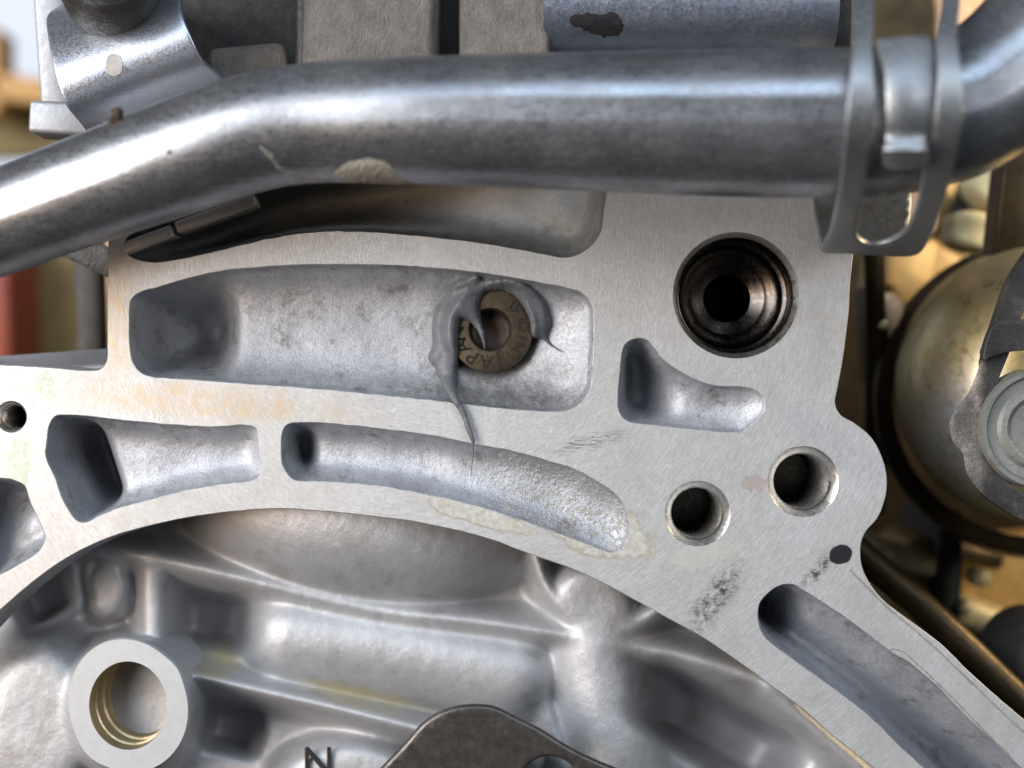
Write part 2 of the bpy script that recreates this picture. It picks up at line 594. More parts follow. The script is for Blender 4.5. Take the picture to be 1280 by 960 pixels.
M['plug'] = cast_metal('plug_metal', (0.115, 0.09, 0.062), (0.165, 0.13, 0.09), 0.40, 2.2, 0.04, dirt=(0.12, 0.09, 0.06), dirt_amt=0.4, metal=0.85)
M['stamp'] = plain('stamped_dirt', (0.018, 0.013, 0.01), 0.9, 0.0)
M['wood'] = plain('orange_wood', (0.55, 0.30, 0.10), 0.6, 0.0, 0.2, 0.2, 0.2)
M['red'] = plain('red_paint', (0.24, 0.045, 0.022), 0.5, 0.0, 0.2, 0.1, 0.3)
M['ochre'] = plain('ochre_card', (0.20, 0.15, 0.06), 0.7, 0.0, 0.1, 0.2, 0.45)
M['cream'] = plain('cream_plastic', (0.68, 0.60, 0.36), 0.5, 0.0, 0.3, 0.1, 0.1)
M['pale'] = plain('pale_wall', (0.72, 0.76, 0.84), 0.6, 0.0, 0.05, 0.1, 0.08)
M['skin'] = plain('peach_plastic', (0.75, 0.45, 0.26), 0.5, 0.0, 0.3, 0.1, 0.1)


def sealant_material():
    n = N('grey_sealant')
    c = n.mix(n.rng(n.noise(0.3, 4), 0.3, 0.7), (0.092, 0.098, 0.11), (0.125, 0.131, 0.146))
    h = n.math('ADD', n.noise(0.9, 4, 0.55, n.mapping(n.mm, rot=(0, 0.5, 0), scale=(1.4, 1, 0.35))), n.math('MULTIPLY', n.noise(0.35, 2), 1.5))
    nm = n.bump(h, 0.25, 0.8)
    m = n.out(c, 0.46, 0.0, nm, 0.4)
    return m


M['bushing'] = cast_metal('bushing_bronze', (0.42, 0.31, 0.16), (0.52, 0.42, 0.26), 0.36, 1.2, 0.08, dirt_amt=0.4, metal=0.8)
M['pipe_shaded'] = cast_metal('shaded_pocket', (0.21, 0.205, 0.20), (0.30, 0.295, 0.285), 0.52, 1.6, 0.6, dirt=(0.11, 0.095, 0.075), dirt_amt=0.6, metal=0.6)  # darker, dirt-blotched pocket metal; the pipe's shade is put into its colour
M['socket'] = cast_metal('dark_socket', (0.04, 0.032, 0.026), (0.065, 0.052, 0.042), 0.55, 1.6, 0.1, dirt_amt=0.4, metal=0.6)  # socket metal, darker than the plug head
M['ring'] = plain('pale_machined_ring', (0.40, 0.415, 0.43), 0.5, 0.35, 2.0, 0.04, 0.06)
M['sealant'] = sealant_material()


def pipe_material():
    n = N('dull_zinc_pipe')
    st = n.noise(0.5, 4, 0.65, n.mapping(n.mm, scale=(0.03, 1, 2.2)))
    fine = n.noise(0.6, 4, 0.7, n.mapping(n.mm, rot=(0, 0.12, 0), scale=(0.35, 1, 5.0)))
    a = n.noise(0.045, 4, 0.6)
    b = n.noise(0.5, 6, 0.75)
    c = n.mix(n.rng(a, 0.35, 0.65), (0.25, 0.265, 0.30), (0.35, 0.365, 0.40))
    c = n.mix(n.rng(st, 0.45, 0.66, 0, 0.45), c, (0.19, 0.18, 0.17))
    c = n.mix(n.rng(b, 0.52, 0.70, 0, 0.45), c, (0.17, 0.15, 0.13))
    c = n.mix(n.rng(fine, 0.55, 0.68, 0, 0.35), c, (0.50, 0.50, 0.51))
    c = n.mix(n.rng(n.noise(2.8, 3, 0.6), 0.64, 0.70, 0, 0.35), c, (0.48, 0.48, 0.48))
    c = n.mix(n.rng(n.noise(1.3, 2, 0.5), 0.75, 0.77, 0, 0.95), c, (0.03, 0.025, 0.02))
    du = n.math('MULTIPLY', n.rng(n.noise(0.07, 4, 0.6), 0.35, 0.65, 0.35, 0.8), n.rng(n.noise(2.0, 6, 0.8), 0.42, 0.62, 0.05, 1.0))
    c = n.mix(n.math('MULTIPLY', du, 0.42), c, (0.24, 0.225, 0.205))
    met = n.math('SUBTRACT', 0.93, n.math('MULTIPLY', du, 0.45))
    r = n.math('ADD', n.math('ADD', n.rng(b, 0.35, 0.7, 0.20, 0.31), n.rng(fine, 0.4, 0.65, 0.0, 0.08)), n.math('MULTIPLY', du, 0.16))
    nm = n.bump(n.math('ADD', n.math('MULTIPLY', n.noise(2.8, 3, 0.65), 0.8), n.math('MULTIPLY', n.noise(0.16, 2), 2.0)), 0.05, 0.8)
    return n.out(c, r, met, nm)


M['pipe'] = pipe_material()
_n = N('zinc_bracket')
_c = _n.mix(_n.rng(_n.noise(0.07, 4), 0.35, 0.65), (0.52, 0.56, 0.66), (0.66, 0.68, 0.72))
_c = _n.mix(_n.rng(_n.noise(2.5, 5, 0.7), 0.52, 0.7, 0, 0.6), _c, (0.22, 0.22, 0.25))
M['zinc'] = _n.out(_c, _n.rng(_n.noise(1.5, 4), 0.3, 0.7, 0.28, 0.44), 0.92, _n.bump(_n.noise(2.5, 4), 0.06, 0.8))
_n = N('white_crust')
_c = _n.mix(_n.rng(_n.noise(1.8, 5, 0.7), 0.4, 0.65), (0.28, 0.25, 0.19), (0.66, 0.64, 0.58))
M['film'] = plain('dried_film', (0.30, 0.29, 0.27), 0.55, 0.5, 2.0, 0.3, 0.5)
M['crust'] = _n.out(_c, 0.85, 0.0, _n.bump(_n.noise(1.3, 6, 0.75), 1.2, 1.0))

# ------------------------------------------------------------------ ENGINE BLOCK
block = thing('engine_block', 'cast aluminium engine block with machined face, open pockets and bolt holes', 'engine block')

OUTER = [(-120, 452), (0, 456), (60, 459), (112, 463), (126, 461), (133, 452), (134, 430), (134, 380), (135, 305), (136, 240), (150, 200), (330, 140), (640, 150), (900, 150),
         (1060, 170), (1068, 250), (1067, 316), (1064, 340), (1060, 400), (1051, 465), (1046, 490), (1044, 504), (1050, 518), (1070, 530), (1090, 548), (1104, 575), (1109, 600), (1106, 625),
         (1097, 648), (1081, 667), (1076, 683), (1079, 712), (1100, 746), (1137, 776), (1175, 804), (1212, 840), (1250, 874), (1290, 908), (1400, 1010),
         (1400, 1100), (1250, 1100), (1140, 1000), (1096, 963), (1040, 919), (1010, 892), (961, 855), (920, 825), (875, 795), (831, 771), (782, 744), (726, 716), (655, 690),
         (602, 671), (527, 654), (480, 647), (400, 639), (350, 636), (277, 641), (225, 649), (169, 662), (124, 677), (75, 703), (37, 731), (0, 763), (-60, 820), (-120, 830)]
POCK = {
    'upper': [(158, 300), (160, 317), (185, 327), (215, 325), (260, 316), (340, 297), (400, 289), (450, 289), (520, 294), (600, 303), (660, 313), (690, 319), (710, 321), (726, 316), (741, 304),
              (750, 290), (754, 270), (754, 200), (730, 180), (400, 180), (300, 200), (175, 285)],
    'main': [(162, 408), (162, 386), (165, 374), (174, 366), (195, 360), (240, 347), (277, 339), (326, 334), (375, 331), (440, 331), (494, 332), (550, 336), (599, 341), (662, 351), (707, 360), (726, 366),
             (737, 377), (741, 390), (741, 424), (739, 474), (734, 491), (722, 506), (707, 513), (692, 514), (640, 511), (584, 505), (550, 501), (475, 493), (375, 484), (277, 477), (210, 472),
             (191, 471), (176, 465), (167, 454), (162, 431)],
    'left': [(68, 521), (75, 519), (105, 520), (150, 525), (210, 531), (262, 534), (309, 532), (319, 535), (322, 546), (324, 570), (326, 587), (323, 596), (315, 600), (285, 604), (240, 611), (187, 624),
             (150, 634), (124, 645), (107, 653), (97, 651), (82, 630), (67, 592), (58, 572), (58, 557), (62, 532)],
    'lower': [(352, 559), (354, 540), (358, 532), (366, 529), (400, 529), (475, 536), (546, 546), (591, 555), (640, 564), (700, 581), (719, 587), (760, 611), (776, 626), (784, 643), (785, 668), (779, 682),
              (769, 690), (761, 690), (737, 681), (681, 660), (610, 636), (550, 621), (475, 607), (400, 601), (369, 600), (361, 594), (354, 581)],
    'bean': [(773, 500), (775, 465), (778, 440), (783, 429), (792, 424), (802, 423), (811, 427), (820, 438), (832, 452), (849, 464), (867, 474), (897, 483), (927, 484), (942, 487), (952, 495), (956, 509),
             (950, 521), (939, 531), (928, 539), (914, 540), (856, 535), (800, 529), (786, 527), (778, 521), (774, 513)],
    'arm': [(948, 765), (950, 754), (961, 741), (976, 732), (991, 731), (1006, 739), (1040, 761), (1077, 787), (1115, 816), (1137, 829), (1175, 862), (1212, 900), (1250, 934), (1280, 964), (1330, 1015),
            (1330, 1060), (1260, 1060), (1180, 985), (1156, 961), (1122, 930), (1092, 900), (1040, 859), (987, 821), (957, 797), (949, 781)],
    'corner': [(-60, 596), (0, 598), (15, 600), (30, 607), (37, 626), (49, 652), (56, 673), (47, 690), (0, 718), (-60, 755)],
}
CIRC = {'bore': (920, 369, 79.0), 't1': (872, 642, 41.0), 't2': (1004, 602, 44.5), 't3': (14, 521, 20.0)}


def w2(loop):
    return np.stack([(loop[:, 0] - 640) * PX, (480 - loop[:, 1]) * PX], 1)


CH = 0.00022
outer = w2(poly_noise(spline(OUTER, 4), 0.25))
pl = {k: w2(poly_noise(spline(v, 3), 0.42)) for k, v in POCK.items()}


def circ(cx, cy, r, n=96):
    a = np.linspace(0, 2 * np.pi, n, endpoint=False)
    return w2(np.stack([cx + r * np.cos(a), cy + r * np.sin(a)], 1))


cl = {k: circ(*v) for k, v in CIRC.items()}
loops = [offset(outer, -CH)] + [offset(v, CH) for v in pl.values()] + list(cl.values())
v, tri = cdt_fill(loops, 0.006)
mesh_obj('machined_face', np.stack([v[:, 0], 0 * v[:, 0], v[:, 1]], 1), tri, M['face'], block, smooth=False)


def ring3(l, y):
    return np.stack([l[:, 0], np.full(len(l), y), l[:, 1]], 1)


# outer wall of the flange
vv, ff = loft([ring3(offset(outer, -CH), 0), ring3(offset(outer, -CH * 0.25), CH * 0.3), ring3(outer, CH), ring3(offset(outer, 0.0002), 0.006), ring3(offset(outer, 0.0006), 0.016)])
mesh_obj('flange_edge', vv, ff, M['cast'], block, True, 60)


def gauss(X, Y, cx, cy, rx, ry):
    return np.exp(-(((X - cx) / rx) ** 2 + ((Y - cy) / ry) ** 2))


def sstep(x, a, b):
    t = np.clip((x - a) / (b - a), 0, 1)
    return t * t * (3 - 2 * t)


def nz2(X, Y, s, seed):
    r = np.random.default_rng(seed)
    o = 0 * X
    for k in range(10):
        a = r.uniform(0, 6.28)
        f = s * r.uniform(0.6, 1.8)
        o = o + np.sin((X * np.cos(a) + Y * np.sin(a)) * f + r.uniform(0, 6.28))
    return o / 10


def pocket(key, label, floor, y1, inset, mat, sp=0.0006):
    """edge round, drafted wall to y1, then the floor: floor(px, py, d_mm) -> depth mm"""
    L = pl[key]
    prof = [(CH, 0.0), (CH * 0.3, CH * 0.3), (0, CH), (-inset * 0.35, y1 * 0.4), (-inset, y1)]
    rings = [ring3(offset(L, o), y) for o, y in prof]
    vv, ff = loft(rings)
    inner = offset(L, -inset)
    v, tri = cdt_fill([inner], sp, 0.6)
    d = dist(v, inner) * 1000
    px, py = v[:, 0] / PX + 640, 480 - v[:, 1] / PX
    y = floor(px, py, d) * MM
    y = np.where(d < 1e-3, y1, y)
    fix = d < 1e-3
    e_ = np.concatenate([tri[:, [0, 1]], tri[:, [1, 2]], tri[:, [2, 0]]])
    cnt = np.bincount(e_[:, 0], minlength=len(v)) + np.bincount(e_[:, 1], minlength=len(v))
    for _ in range(30):
        acc = np.bincount(e_[:, 0], y[e_[:, 1]], len(v)) + np.bincount(e_[:, 1], y[e_[:, 0]], len(v))
        y = np.where(fix, y, 0.4 * y + 0.6 * acc / np.maximum(cnt, 1))
    nb = len(vv)
    V = np.concatenate([vv, np.stack([v[:, 0], y, v[:, 1]], 1)])
    F = list(ff) + [tuple(t + nb) for t in tri]
    o = mesh_obj('pocket', V, F, mat, block, True, 75)
    o['label'] = label
    return o


def q(d, R):
    return np.sqrt(1 - (1 - np.clip(d / R, 0, 1)) ** 2)


def fl_main(px, py, d):
    D = 9.5 + 20 * (1 - sstep(px + (py - 410) * 0.03, 246, 290)) - 2.2 * gauss(px, py, 715, 400, 28, 55) - 0.8 * gauss(px, py, 700, 455, 40, 30)
    D = D + 0.35 * nz2(px, py, 0.08, 1) + 9 * (1 - sstep(np.hypot(px - 613, py - 412), 44, 50))
    return 3.0 + (D - 3.0) * q(d, 12.5)


def fl_left(px, py, d):
    D = 7.5 + 24 * (1 - sstep(px - (py - 560) * 0.33, 94, 126)) + 0.3 * nz2(px, py, 0.09, 2)
    return 3 + (D - 3) * q(d, 4.5)


def fl_lower(px, py, d):
    D = 6.5 + 20 * (1 - sstep(px, 368, 386)) - 0.9 * sstep(px, 536, 566) + 0.4 * nz2(px, py, 0.10, 3)
    D = D - 2.0 * sstep(px, 690, 780)
    return 1.5 + (D - 1.5) * q(d, 4.2)


def fl_bean(px, py, d):
    D = 4.5 + 15 * (1 - sstep(px, 812, 848)) - 1.2 * gauss(px, py, 925, 505, 18, 18)
    return 1.6 + (D - 1.6) * q(d, 4.5)


def fl_arm(px, py, d):
    # normal coordinate across the pocket: 0 at the outer (upper right) side
    t = ((px - 1040) * (-0.60) + (py - 761) * 0.80)
    D = 2.0 + 3.5 * sstep(t, -4, 28) + 15 * sstep(t, 26, 66) + 18 * (1 - sstep(px + py * 0.4, 1270, 1330))
    D = D + 0.4 * nz2(px, py, 0.09, 4)
    return 1.4 + (D - 1.4) * q(d, 3.0)


def fl_upper(px, py, d):
    D = 34 - 21 * sstep(px, 420, 690) - 5 * gauss(px, py, 718, 268, 26, 40)
    D = D + 0.4 * nz2(px, py, 0.09, 5)
    return 3 + (D - 3) * q(d, 8)


def fl_corner(px, py, d):
    D = 20 - 11 * gauss(px, py, 25, 665, 26, 40) - 5 * gauss(px, py, -5, 700, 14, 40)
    return 5 + (D - 5) * q(d, 3)


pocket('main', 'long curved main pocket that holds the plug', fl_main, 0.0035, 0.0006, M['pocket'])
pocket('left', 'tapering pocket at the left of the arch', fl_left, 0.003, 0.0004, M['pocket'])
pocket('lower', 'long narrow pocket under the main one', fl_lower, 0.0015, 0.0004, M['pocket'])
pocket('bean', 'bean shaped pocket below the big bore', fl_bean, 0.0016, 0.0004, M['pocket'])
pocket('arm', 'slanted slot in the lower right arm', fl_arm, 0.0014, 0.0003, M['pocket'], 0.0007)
pocket('upper', 'shadowed pocket under the pipe', fl_upper, 0.003, 0.0005, M['pipe_shaded'], 0.0008)
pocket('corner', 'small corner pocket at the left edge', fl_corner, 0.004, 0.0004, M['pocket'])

# big stepped bore
cx, cz = w2(np.array([[920, 369]]))[0]
u = PX
mesh_obj('bore_chamfer', *lathe_y(cx, cz, [(79 * u, 0), (78.4 * u, 0.0002), (73.2 * u, 0.0012), (72.6 * u, 0.0016)]), M['cham'], block, True, 30)
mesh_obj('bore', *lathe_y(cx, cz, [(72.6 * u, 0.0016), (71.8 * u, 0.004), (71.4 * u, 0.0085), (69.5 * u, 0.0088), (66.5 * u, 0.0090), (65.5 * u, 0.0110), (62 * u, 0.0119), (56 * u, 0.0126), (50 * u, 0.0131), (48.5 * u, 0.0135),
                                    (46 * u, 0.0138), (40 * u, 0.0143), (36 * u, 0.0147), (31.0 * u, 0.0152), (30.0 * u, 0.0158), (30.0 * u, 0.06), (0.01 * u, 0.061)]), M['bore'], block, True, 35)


def threaded(px, py, r, label, depth=0.026):
    cx, cz = (px - 640) * u, (480 - py) * u
    r0 = r * u
    r1 = r0 * 0.80
    o = mesh_obj('hole_chamfer', *lathe_y(cx, cz, [(r0, 0), (r0 - 0.00015, 0.00012), (r1 + 0.0004, 0.0013), (r1 + 0.0002, 0.0017)], 72), M['cham'], block, True, 30)
    n = 72
    pitch = 0.0018
    rows = int(depth / (pitch / 4))
    a = np.linspace(0, 2 * np.pi, n, endpoint=False)
    rings = []
    for k in range(rows + 1):
        ph = k / 4.0
        rr = []
        y = 0.0015 + ph * pitch + pitch * (a / (2 * np.pi)) * (1 if k else 0)
        rad = r1 + np.where(k % 4 == 0, 0.00045, np.where(k % 4 == 2, -0.00030, 0.08e-3)) + 0 * a
        rings.append(np.stack([cx + rad * np.cos(a), y, cz + rad * np.sin(a)], 1))
    V, F = loft(rings, True, False, True)
    # the helix seam: the last column steps on by one pitch
    F2 = []
    for f in F:
        F2.append(f)
    nring = n
    F3 = []
    for r_ in range(len(rings) - 1):
        for i in range(n):
            j = (i + 1) % n
            if j == 0 and r_ + 5 < len(rings):
                F3.append((r_ * n + i, (r_ + 4) * n + 0, (r_ + 5) * n + 0, (r_ + 1) * n + i))
            elif j != 0:
                F3.append((r_ * n + i, r_ * n + j, (r_ + 1) * n + j, (r_ + 1) * n + i))
    F3.append(tuple(range((len(rings) - 1) * n, len(rings) * n)))
    t = mesh_obj('threaded_hole', V, F3, M['thread'], block, True, 25)
    t['label'] = label


threaded(872, 642, 41.0, 'threaded bolt hole nearest the arch')
threaded(1004, 602, 44.5, 'threaded bolt hole in the rounded right lobe')
threaded(14, 521, 20.0, 'small threaded hole at the left edge', 0.02)

# ------------------------------------------------------------------ inside of the bell: cast ribs and swellings
gx = np.arange(-90, 1330, 2.8)
gy = np.arange(560, 1040, 2.8)
GX, GY = np.meshgrid(gx, gy)
G = np.stack([GX.ravel(), GY.ravel()], 1)
wx = G[:, 0] + 1.5 * nz2(G[:, 0], G[:, 1], 0.02, 21)
wy = G[:, 1] + 1.5 * nz2(G[:, 0], G[:, 1], 0.025, 22)
GW = np.stack([wx, wy], 1)


def ridge(pts, wid, h, power=2.0, fade=None):
    L = spline(pts, 12, closed=False)
    d = dist(GW, L, closed=False)
    return h * np.exp(-(d / wid) ** power)


def smax(a, b, k=2.5):
    return np.logaddexp(a * k / 4, b * k / 4) * 4 / k


H = np.zeros(len(G))
X, Y = GW[:, 0], GW[:, 1]


def dome(cx, cy, rx, ry, h, p=2.0, rot=0):
    c, s = math.cos(math.radians(rot)), math.sin(math.radians(rot))
    x = (X - cx) * c + (Y - cy) * s
    y = -(X - cx) * s + (Y - cy) * c
    r = np.sqrt((x / rx) ** 2 + (y / ry) ** 2)
    return h * np.exp(-r ** (2 * p))


def rod(pts, w_, lo, hi):
    L = spline(pts, 12, closed=False)
    d = dist(GW, L, closed=False) / w_
    return lo + (hi - lo) * np.sqrt(np.clip(1 - d * d, 0, 1)) - 30 * np.clip(d - 1, 0, 1)


def ell(cx, cy, rx, ry, lo, hi, rot=0):
    c, s_ = math.cos(math.radians(rot)), math.sin(math.radians(rot))
    x = (X - cx) * c + (Y - cy) * s_
    y = -(X - cx) * s_ + (Y - cy) * c
    r2 = (x / rx) ** 2 + (y / ry) ** 2
    return lo + (hi - lo) * np.sqrt(np.clip(1 - r2, 0, 1)) - 30 * np.clip(np.sqrt(r2) - 1, 0, 1)


H = 3 - 14 * dome(262, 775, 56, 42, 1, 2) - 14 * dome(65, 745, 50, 40, 1, 1.5) - 14 * dome(285, 905, 44, 38, 1, 1.6) - 10 * dome(630, 710, 45, 22, 1, 1.6, 25) - 14 * dome(885, 905, 75, 55, 1, 1.5)
feat = [
    ell(455, 656, 225, 98, 4, 31, 7),
    rod([(362, 797), (430, 807), (520, 822), (640, 845)], 58, 4, 19),
    rod([(746, 815), (752, 870), (765, 930), (775, 1000)], 62, 3, 20),
    ridge([(120, 686), (190, 698), (262, 714), (330, 731), (400, 748), (480, 764), (600, 778), (740, 800), (800, 810), (880, 828), (990, 866)], 25, 18.0, 2.2),
    ridge([(228, 842), (330, 864), (430, 888), (545, 917), (660, 948)], 18, 21, 2.8),
    ridge([(190, 698), (190, 760), (194, 836)], 23, 17, 5),
    ridge([(640, 795), (668, 855), (694, 925), (715, 990)], 18, 13.0, 2.2),
    ridge([(738, 800), (700, 760), (676, 715), (668, 680)], 20, 17.5, 2.2),
    ridge([(760, 802), (815, 768), (860, 735)], 28, 17.5, 2.2),
    ridge([(960, 860), (1040, 930), (1110, 990)], 22, 18, 3),
    dome(745, 752, 66, 52, 18, 4, 32),
    dome(45, 905, 92, 122, 24.5, 4),
    dome(132, 736, 34, 42, 16, 7),
    dome(160, 888, 92, 98, 30, 5),
    dome(445, 1010, 122, 92, 17.5, 6, 12),
]
for f in feat:
    H = np.logaddexp(H / 1.1, f / 1.1) * 1.1
for cx_, cy_, rx_, ry_, lv_, rt_ in [(268, 774, 46, 34, -12, 6), (62, 746, 40, 28, -12, -25), (290, 908, 34, 28, -12, 12), (900, 915, 95, 40, -24, 30)]:
    c_, s_ = math.cos(math.radians(rt_)), math.sin(math.radians(rt_))
    a_, b_ = ((X - cx_) * c_ + (Y - cy_) * s_) / rx_, (-(X - cx_) * s_ + (Y - cy_) * c_) / ry_
    m_ = np.exp(-(a_ ** 6 + b_ ** 6))
    H = H * (1 - m_) + lv_ * m_
Hg = H.reshape(len(gy), len(gx))
for _ in range(9):
    p_ = np.pad(Hg, 1, mode='edge')
    Hg = (p_[1:-1, 1:-1] * 2 + p_[:-2, 1:-1] + p_[2:, 1:-1] + p_[1:-1, :-2] + p_[1:-1, 2:]) / 6
Hg = Hg - 24 * np.exp(-(np.hypot((GX - 161) / 60.0, (GY - 882) / 66.0)) ** 10)
H = Hg.ravel() + 0.10 * nz2(G[:, 0], G[:, 1], 0.15, 31) + 0.05 * nz2(G[:, 0], G[:, 1], 0.35, 32)
depth = (39 - H) * MM
co = Parr(G[:, 0], G[:, 1], depth)
nx, ny = len(gx), len(gy)
ff = []
for j in range(ny - 1):
    b = j * nx
    for i in range(nx - 1):
        ff.append((b + i, b + i + 1, b + nx + i + 1, b + nx + i))
# leave out what would reach past the outer edge of the block
arm_cut = (GX > 1000) & (GY < 735 + (GX - 1000) * 0.8)
upc = (GY < 640 - 0.0 * GX)
keep = ~(arm_cut | (GY < 600)).reshape(ny, nx)
ff = [f for f in ff if all(keep.ravel()[list(f)])]
o = mesh_obj('inner_casting', co, ff, M['inner'], block, True)
used = np.zeros(0)
o['label'] = 'ribbed cast inside of the bell below the arch'

# bushing boss
bush = bpy.data.objects.new('bushing_boss', None)
prof = [(50, 0.0125), (51.5, 0.0120), (51.8, 0.0095), (54.4, 0.0092), (54.6, 0.0062), (51.8, 0.0059), (51.6, 0.0038), (53.8, 0.0035), (54.4, 0.0010), (55.5, 0.0), (84, 0.0), (85.5, 0.0005), (85.0, 0.0025), (78, 0.010), (70, 0.03)]
prof = [(r * u * 0.97, y) for r, y in prof]
V, F = lathe_y(0, 0, prof[9:], 96)
a = np.arctan2(V[:, 2], V[:, 0])
rr = np.hypot(V[:, 0], V[:, 2])
bumpf = 1 + np.where(rr > 70 * u, 0.035 * np.cos(2 * a + 1.2) + 0.05 * np.exp(-((a + 2.3) / 0.35) ** 2) + 0.03 * np.exp(-((a - 0.6) / 0.2) ** 2), 0)
V[:, 0] *= bumpf
V[:, 2] *= bumpf
bo = mesh_obj('bushing_boss', V, F, M['ring'], block, True, 35)
bo.location = P(160, 882, 0.008)
bo.rotation_euler = (0, 0, math.radians(-4))
bo.scale = (0.945, 1, 1.05)
bo['label'] = 'pale ring boss with grooved hole at lower left'
bv, bf = lathe_y(0, 0, [(49.0 * u, 0.0125), (40 * u, 0.0127), (0.1 * u, 0.013)], 48)
pp = mesh_obj('hole_floor', bv, bf, M['white'], bo)
mesh_obj('hole_wall', *lathe_y(0, 0, prof[:10], 96), M['bushing'], bo, True, 35)

# letter cast on the lower panel
def text_mesh(name, body, size, mat, parent, extrude=0.0003, bold=0.0):
    cu = bpy.data.curves.new(name, 'FONT')
    cu.body = body
    cu.size = size
    cu.extrude = extrude
    cu.offset = bold
    cu.align_x = 'CENTER'
    cu.align_y = 'CENTER'
    t = bpy.data.objects.new(name, cu)
    COL.objects.link(t)
    dg = bpy.context.evaluated_depsgraph_get()
    me = bpy.data.meshes.new_from_object(t.evaluated_get(dg))
    bpy.data.objects.remove(t)
    me.materials.clear()
    me.materials.append(mat)
    o = bpy.data.objects.new(name, me)
    COL.objects.link(o)
    o.parent = parent
    return o


# dirt lines scribed along the arm and round the gasket film
def strip(name, pts, wpx, mat, parent, y=-0.00002, jit=0.4):
    L = spline(pts, 3, closed=False)
    L = L + rng.normal(0, jit, L.shape) * 0.5
    t = np.gradient(L, axis=0)
    t /= np.linalg.norm(t, axis=1, keepdims=True)
    nn = np.stack([-t[:, 1], t[:, 0]], 1)
    wv = wpx * (0.35 + 0.65 * rng.random(len(L)))[:, None]
    wv[0] *= 0.2
    wv[-1] *= 0.2
    A, B = L + nn * wv * 0.5, L - nn * wv * 0.5
    V = np.concatenate([Parr(A[:, 0], A[:, 1], np.full(len(A), y)), Parr(B[:, 0], B[:, 1], np.full(len(B), y))])
    k = len(L)
    F = [(i, i + 1, k + i + 1, k + i) for i in range(k - 1)]
    return mesh_obj(name, V, F, mat, parent, False)


M['grime'] = plain('grime_line', (0.30, 0.275, 0.245), 0.6, 0.35)
strip('grime_line', [(1062, 712), (1082, 732), (1110, 760), (1150, 793), (1190, 830), (1240, 878), (1290, 925)], 4.0, M['grime'], block)
strip('grime_line', [(1113, 812), (1127, 814), (1142, 826), (1180, 862), (1222, 905), (1262, 944)], 3.2, M['grime'], block)

# ------------------------------------------------------------------ letter on the panel (found by ray on the casting)
inner = o
bvh_in = BVHTree.FromPolygons([tuple(p) for p in co], ff)


def hit(bvh, px, py):
    d = Vector(P(px, py, 0)) - Vector((0, -CAMD, 0))
    d.normalize()
    r = bvh.ray_cast(Vector((0, -CAMD, 0)), d)
    return r[0], r[1]


p0, n0 = hit(bvh_in, 398, 953)
lt = text_mesh('cast_letter', 'N', 0.0108, M['stamp'], block, 0.0006)
lt.location = p0 + Vector((0, -0.0006, 0))
lt.rotation_euler = (math.radians(90), 0, 0)

# ------------------------------------------------------------------ fin bars at the top of the left web
for i, (x0, y0, x1, y1) in enumerate([(160, 312, 220, 290), (224, 287, 322, 252)]):
    a_, b_ = P(x0, y0, 0.0), P(x1, y1, 0.0)
    c_ = (a_ + b_) / 2
    L_ = np.linalg.norm(b_ - a_)
    ang = math.atan2(b_[2] - a_[2], b_[0] - a_[0])
    box_obj('rib', (c_[0], -0.0005, c_[2]), (L_, 0.007, 0.0030), M['cast'], block, (0, -ang, 0), 0.0006)

# ------------------------------------------------------------------ PLUG
pcx, pcy = 613, 412
yp = 0.0062
base = P(pcx, pcy, yp)
sc_p = PX * (CAMD + yp) / CAMD
plug = thing('threaded_plug', 'round brown metal plug with stamped JAPAN lettering deep in the main pocket', 'plug', tuple(base))
n = 96
R = 53.5 * sc_p
V, F = lathe_y(0, 0, [(R, 0.006), (R, 0.0007), (R - 0.0002, 0.0002), (R - 0.0006, 0.0), (27.5 * sc_p, 0.0), (26.3 * sc_p, 0.0003), (25.6 * sc_p, 0.0007), (24.6 * sc_p, 0.0010)], n)
mesh_obj('head', V, F, M['plug'], plug, True, 40)
V, F = lathe_y(0, 0, [(24.6 * sc_p, 0.0010), (23.5 * sc_p, 0.0045), (17 * sc_p, 0.0052), (9 * sc_p, 0.0053), (0.1 * sc_p, 0.0053)], n)
mesh_obj('socket', V, F, M['socket'], plug, True, 40)


def stamp(ch, ang_deg, size, rad):
    """letters read clockwise, their tops pointing outward; ang measured clockwise from the top"""
    t = text_mesh('stamped_letter', ch, size * sc_p, M['stamp'], plug, 0.00003, 0.00007)
    a = math.radians(ang_deg)
    t.location = (rad * sc_p * math.sin(a), -0.00005, rad * sc_p * math.cos(a))
    t.rotation_euler = (math.radians(90), a, 0)
    return t


for ch, ang in zip('JAPAN', (164, 187, 213, 238, 262)):
    stamp(ch, ang, 25, 40.5)
for ch, ang in zip('15IOIN', (41, 50, 72, 84, 104, 122)):
    stamp(ch, ang, 18, 41)

# ------------------------------------------------------------------ SEALANT
SEAL = [(567, 351), (584, 346), (598, 343), (603, 348), (617, 348), (636, 348), (653, 352), (670, 362), (682, 377), (688, 393), (689, 406), (685, 418), (688, 429), (703, 440), (690, 434), (677, 424),
        (666, 421), (663, 404), (657, 387), (647, 374), (635, 365), (621, 363), (608, 366), (601, 374), (599.5, 385), (601.5, 401), (606, 419), (606, 437), (602, 425), (594, 409), (585, 401.5),
        (577, 400), (573.5, 411), (572.5, 432), (572.5, 461), (572, 489), (577, 503), (583, 515), (588, 530), (593, 554), (590, 553), (584, 541), (577, 521), (567, 504), (556, 486), (543, 460), (535.5, 449), (540, 432), (540, 410), (543, 388), (557, 369)]
L = poly_noise(spline(SEAL, 1.8), 0.55)
v, tri = cdt_fill([L], 2.0, 0.6)
d = dist(v, L)
px, py = v[:, 0], v[:, 1]


pin = offset(pl['main'], -0.0006)


